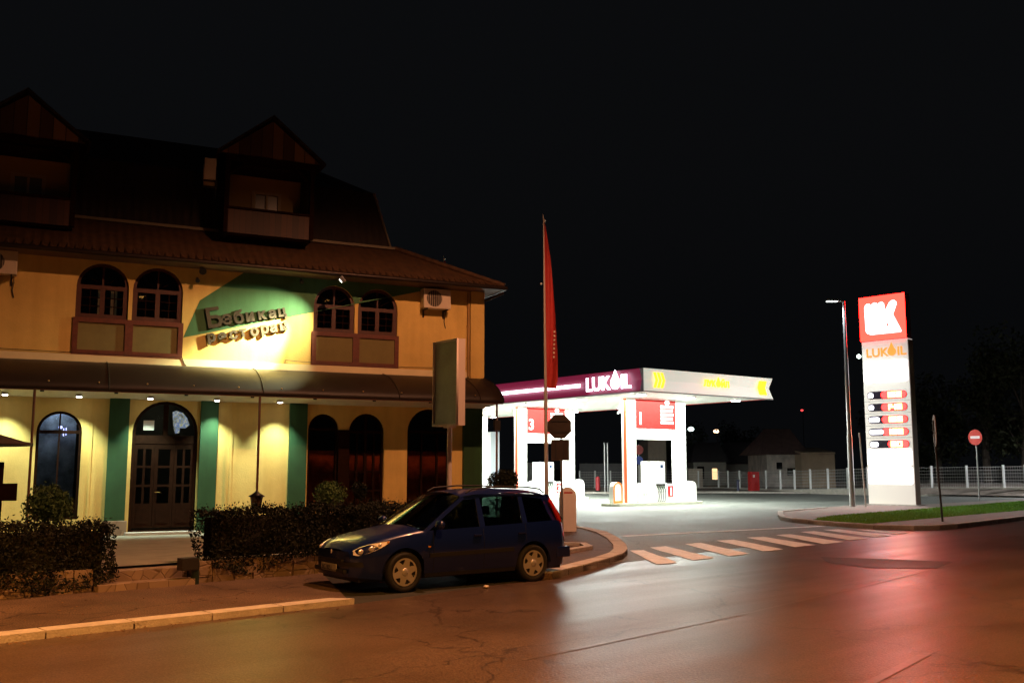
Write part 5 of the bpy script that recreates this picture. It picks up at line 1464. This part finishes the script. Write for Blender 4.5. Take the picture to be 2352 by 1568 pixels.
# dark inside: floor, dashboard, seats
mb = MB(); mb.box(-1.95, 1.9, -.60, .60, .17, .30); mb.box(-1.9, .95, -.66, .66, .30, .42)
for c in (1.22, -1.22):
    for s in (1, -1):
        n = 14; V = []
        for y in (s * .52, s * .80):
            for i in range(n + 1): a = math.pi * i / n; V.append((c + .365 * math.cos(a), y, .30 + .365 * math.sin(a)))
        mb.add(V, [(i, i + 1, n + 2 + i, n + 1 + i) for i in range(n)])
mb.box(.78, 1.5, -.55, .55, .35, .80)
mb.build('underbody', M_trim, CAR)
seat = mat('seat cloth', (.02, .02, .022), .9)
for x, y in ((.15, .36), (.15, -.36), (-.75, .36), (-.75, -.36)):
    mb = MB(); mb.rbox(x - .25, x + .25, y - .24, y + .24, .42, .56, .05); mb.rbox(x - .33, x - .20, y - .23, y + .23, .5, 1.02, .05); mb.rbox(x - .31, x - .23, y - .12, y + .12, 1.05, 1.20, .03); mb.build('seat', seat, CAR)
mb = MB(); mb.rbox(.55, .88, -.66, .66, .70, .92, .04); mb.build('dashboard', seat, CAR)
# bumpers and strips
mb = MB()
for s in (1, -1):
    V = []
    side_patch(mb, [(.80, .50), (.80, .56), (-.80, .58), (-.80, .52)], s, .014, .02)
    side_patch(mb, [(.86, .20), (.86, .26), (-.86, .26), (-.86, .20)], s, .006, .02)
mb.build('rubbing_strip', M_trim, CAR)
mb = MB(); mb.rbox(2.035, 2.10, -.50, .50, .30, .36, .02); mb.rbox(2.03, 2.085, -.40, .40, .445, .50, .015)
mb.build('grille', M_trim, CAR)
mb = MB()
pts_f = [(1.72, yside(1.72, .42) - .02), (1.90, yside(1.90, .42) + .0), (2.0, .56), (2.065, .40), (2.085, .0), (2.065, -.40), (2.0, -.56), (1.90, -yside(1.9, .42)), (1.72, -yside(1.72, .42) + .02)]
V = [(x, y, .40) for x, y in pts_f] + [(x, y, .47) for x, y in pts_f]; n = len(pts_f)
mb.add([(x + .012, y * 1.01, z) for x, y, z in V], [(i, i + 1, n + i + 1, n + i) for i in range(n - 1)], True)
mb.build('bumper_strip', M_trim, CAR)
mb = MB(); mb.rbox(-2.05, -1.98, -.60, .60, .34, .56, .03)
for s in (1, -1): mb.rbox(-2.03, -1.74, s * .74 - .05, s * .74 + .04, .36, .54, .03)
mb.build('rear_bumper', M_blue, CAR)
# number plate
mb = MB(); mb.rbox(2.088, 2.10, -.26, .26, .315, .425, .004); npl = mb.build('number_plate', mat('plate white', (.42, .40, .34), .5), CAR)
text_obj('characters', 'BG 0051', .095, M_black, npl, Matrix.Translation((2.102, -.22, .335)) @ Matrix.Rotation(R(90), 4, 'Z') @ UPR, ext=.001)
# headlights and side lamps
M_hl = mat('headlight glass', (.92, .86, .78), .3, .0, coat=1.0)
hl_poly = [(1.985, .575), (1.97, .635), (1.90, .685), (1.75, .735), (1.56, .765), (1.47, .770), (1.50, .735), (1.62, .675), (1.78, .61), (1.93, .565)]
for s in (1, -1):
    mb = MB(); side_patch(mb, hl_poly, s, .010, .03); h = mb.build('headlight', M_hl, CAR)
    for (x, z, r_) in ((1.90, .622, .045), (1.76, .665, .045), (1.63, .715, .03)):
        mb = MB(); y = s * (yside(x, z) + .012); mb.sphere((x, y, z), r_, (1.1, .35, .85), n=12)
        mb.build('lamp_bowl', mat('chrome', (.95, .92, .88), .22, .6), h)
    mb = MB(); mb.sphere((1.50, s * (yside(1.5, .752) + .014), .752), .022, (1, .5, .8)); mb.build('turn_lamp', mat('amber lens', (.8, .35, .05), .15), h)
    mb = MB(); mb.sphere((.80, s * (yside(.8, .66) + .004), .66), .02, (1.3, .5, .8)); mb.build('side_repeater', mat('amber lens', (.8, .35, .05), .15), CAR)
    mb = MB(); side_patch(mb, [(-1.75, 1.36), (-1.90, 1.05), (-2.0, .78), (-2.0, .62), (-1.94, .70), (-1.86, .95), (-1.71, 1.29)], s, .012, .05)
    mb.build('tail_lamp', mat('tail lamp red', (.55, .02, .02), .15, coat=.5), CAR)
    # mirror
    y = s * .86
    mb = MB(); mb.sphere((.68, s * .93, .99), .10, (.7, 1.0, .72)); mb.cyl((.66, s * .76, .93), (.68, s * .88, .96), .025, n=8); mb.build('wing_mirror', M_blue, CAR)
    for x in (-.10, -.98):
        mb = MB(); yy = s * (yside(x, .80) + .012); mb.rbox(x - .075, x + .075, yy - .012, yy + .012, .785, .815, .008)
        mb.build('door_handle', M_blue, CAR)
    mb = MB()
    for x, top in ((.72, .0), (-.22, .0), (-1.07, .0)):
        for i in range(7):
            z = .27 + i * .1; 
            if z > smo(BELT, x) - .03: break
            a = (x, s * (yside(x, z) + .001), z); b = (x, s * (yside(x, z + .1) + .001), min(z + .1, smo(BELT, x)))
            if x < -1 and z < .60: continue
            mb.cyl(a, b, .004, n=4, cap=False)
    mb.build('door_gap', M_black, CAR)
    # roof rail
    pts = [(.0, s * .60, 1.46), (-.12, s * .60, 1.52), (-.6, s * .60, 1.555), (-1.2, s * .59, 1.545), (-1.52, s * .58, 1.505), (-1.62, s * .57, 1.44)]
    mb = MB(); mb.tube(pts, .014, 8)
    for q_ in pts[1:5:1]: mb.sphere(q_, .014, n=8)
    mb.build('roof_rail', M_trim, CAR)
mb = MB(); mb.tube([(.92, .5, .955), (.86, .1, .985), (.84, -.2, .99)], .012, 6); mb.build('wiper', M_trim, CAR)
# emblem on the nose
mb = MB(); mb.sphere((2.06, 0, .60), .035, (.3, .8, 1)); mb.build('emblem', mat('chrome', (.9, .88, .85)), CAR)
# wheels
M_tyre = mat('tyre rubber', (.018, .017, .016), .75, bump=.2, bscale=80)
M_hub = mat('silver wheel trim', (.62, .58, .52), .35, .5)
def wheel(x, s):
    W_ = empty('wheel'); W_.parent = CAR; W_.location = (x, s * .73, .30)
    mb = MB(); n = 36
    prof_ = [(.205, -.07), (.25, -.088), (.285, -.085), (.300, -.06), (.302, .0), (.300, .06), (.285, .085), (.25, .088), (.205, .07)]
    V = []
    for r_, y in prof_:
        for i in range(n): a = 2 * math.pi * i / n; V.append((r_ * math.cos(a), y, r_ * math.sin(a)))
    m_ = len(prof_); mb.add(V, [(k * n + i, k * n + (i + 1) % n, (k + 1) * n + (i + 1) % n, (k + 1) * n + i) for k in range(m_ - 1) for i in range(n)], True)
    mb.build('tyre', M_tyre, W_)
    mb = MB(); mb.cyl((0, s * .05, 0), (0, s * .055, 0), .204, n=30); mb.build('rim', M_black, W_)
    # trim with six openings between star arms
    holes_ = []
    for k in range(6):
        a = R(60 * k + 14); d = R(17)
        holes_.append([(.182 * math.cos(a - d), .182 * math.sin(a - d)), (.186 * math.cos(a), .186 * math.sin(a)), (.182 * math.cos(a + d), .182 * math.sin(a + d)), (.118 * math.cos(a + d * .25), .118 * math.sin(a + d * .25)), (.118 * math.cos(a - d * .25), .118 * math.sin(a - d * .25))])
    ring = [(.208 * math.cos(R(i * 10)), .208 * math.sin(R(i * 10))) for i in range(36)]
    hb = plate('hubcap', [ring] + holes_, -.006, .012, M_hub, W_); hb.location = (0, s * .072, 0)
    mb = MB(); mb.sphere((0, s * .075, 0), .06, (1, .35, 1)); mb.build('hub', M_hub, W_)
for x in (1.22, -1.22):
    for s in (1, -1): wheel(x, s)

# small things on the ground
p = G(1265, 1322, 0); o = MB().rbox(-.16, .16, -.07, .07, .01, .09, .02).build('brick', mat('dark brick', (.05, .04, .05), .8)); o.location = p; o.rotation_euler = (0, 0, R(35)); tag(o, 'dark brick lying on the road edge behind the rear wheel of the car', 'brick')
p = G(1117, 1351, 0); o = MB().sphere((0, 0, .03), .035, (1.3, 1, .7)).build('litter', mat('crumpled paper', (.75, .65, .55), .7)); o.location = p; tag(o, 'small white scrap of litter on the road below the car doors', 'litter')

# fallen leaves and grit along the kerb
V = []; F_ = []
for _ in range(420):
    t_ = random.uniform(-5, 4.3); off = random.gauss(-.12, .10) if random.random() < .5 else random.uniform(.35, 3.2)
    p = K0 + RD * t_ + RN * off; z = .010 if off < 0 else .060
    a = random.uniform(0, 6.28); s_ = random.uniform(.012, .035); k = len(V)
    for q in range(4):
        V.append((p.x + s_ * math.cos(a + q * 1.57) * (1 if q % 2 else .5), p.y + s_ * math.sin(a + q * 1.57) * (1 if q % 2 else .5), z + random.uniform(0, .012)))
    F_.append((k, k + 1, k + 2, k + 3))
mb = MB(); mb.add(V, F_); tag(mb.build('leaf_litter', leafmat('dry leaves', (.10, .05, .02), (.30, .18, .08)), fix=False), 'scattered dry leaves and grit along the kerb and pavement', 'leaf litter', kind='stuff')

# ------------------------------------------------------------------ street lighting outside the frame
def street_light(loc, power, label, aim=None, size=R(162), col=SODIUM):
    o_ = empty('suspended_lamp', loc, 0, label, 'street lamp', 'sodium street lamps hung over the road')
    mb = MB(); mb.lathe([(.06, .16), (.14, .12), (.24, .0), (.26, -.03)], n=16); mb.build('hood', M_steel, o_)
    mb = MB(); mb.sphere((0, 0, -.01), .13, (1, 1, .5)); mb.build('lens', glow('sodium lens', (1, .5, .12), 6), o_)
    mb = MB(); mb.cyl((-9, 0, 1.0), (0, 0, .16), .006, n=4); mb.cyl((9, 0, 1.0), (0, 0, .16), .006, n=4); mb.build('span_wire', M_black, o_)
    ld = bpy.data.lights.new('sodium_light', 'SPOT'); ld.energy = power; ld.color = col; ld.spot_size = size; ld.spot_blend = .35; ld.shadow_soft_size = .18
    lo = bpy.data.objects.new('sodium_light', ld); COL.objects.link(lo); lo.parent = o_; lo.location = (0, 0, -.12)
    return o_
street_light((2.6, 17.3, 14.0), 7300, 'sodium lamp hung above the road by the crossing, above the frame', size=R(153), col=(1.0, .42, .21))
street_light((-8, 4.0, 9.5), 7000, 'sodium lamp hung above the road on the left, behind the camera', size=R(112))
street_light((13, 7.0, 11.5), 6500, 'sodium lamp hung above the road on the right, behind the camera', size=R(110))
street_light((2.5, 5.0, 10.5), 5200, 'sodium lamp hung above the road just ahead of the camera', size=R(122))
street_light((40, 58, 9.5), 13000, 'unseen cool white lamp added beyond the right edge to brighten the fence and houses', size=R(160), col=(.95, .97, 1.0))  # lamp added out of view to brighten the far fence and houses
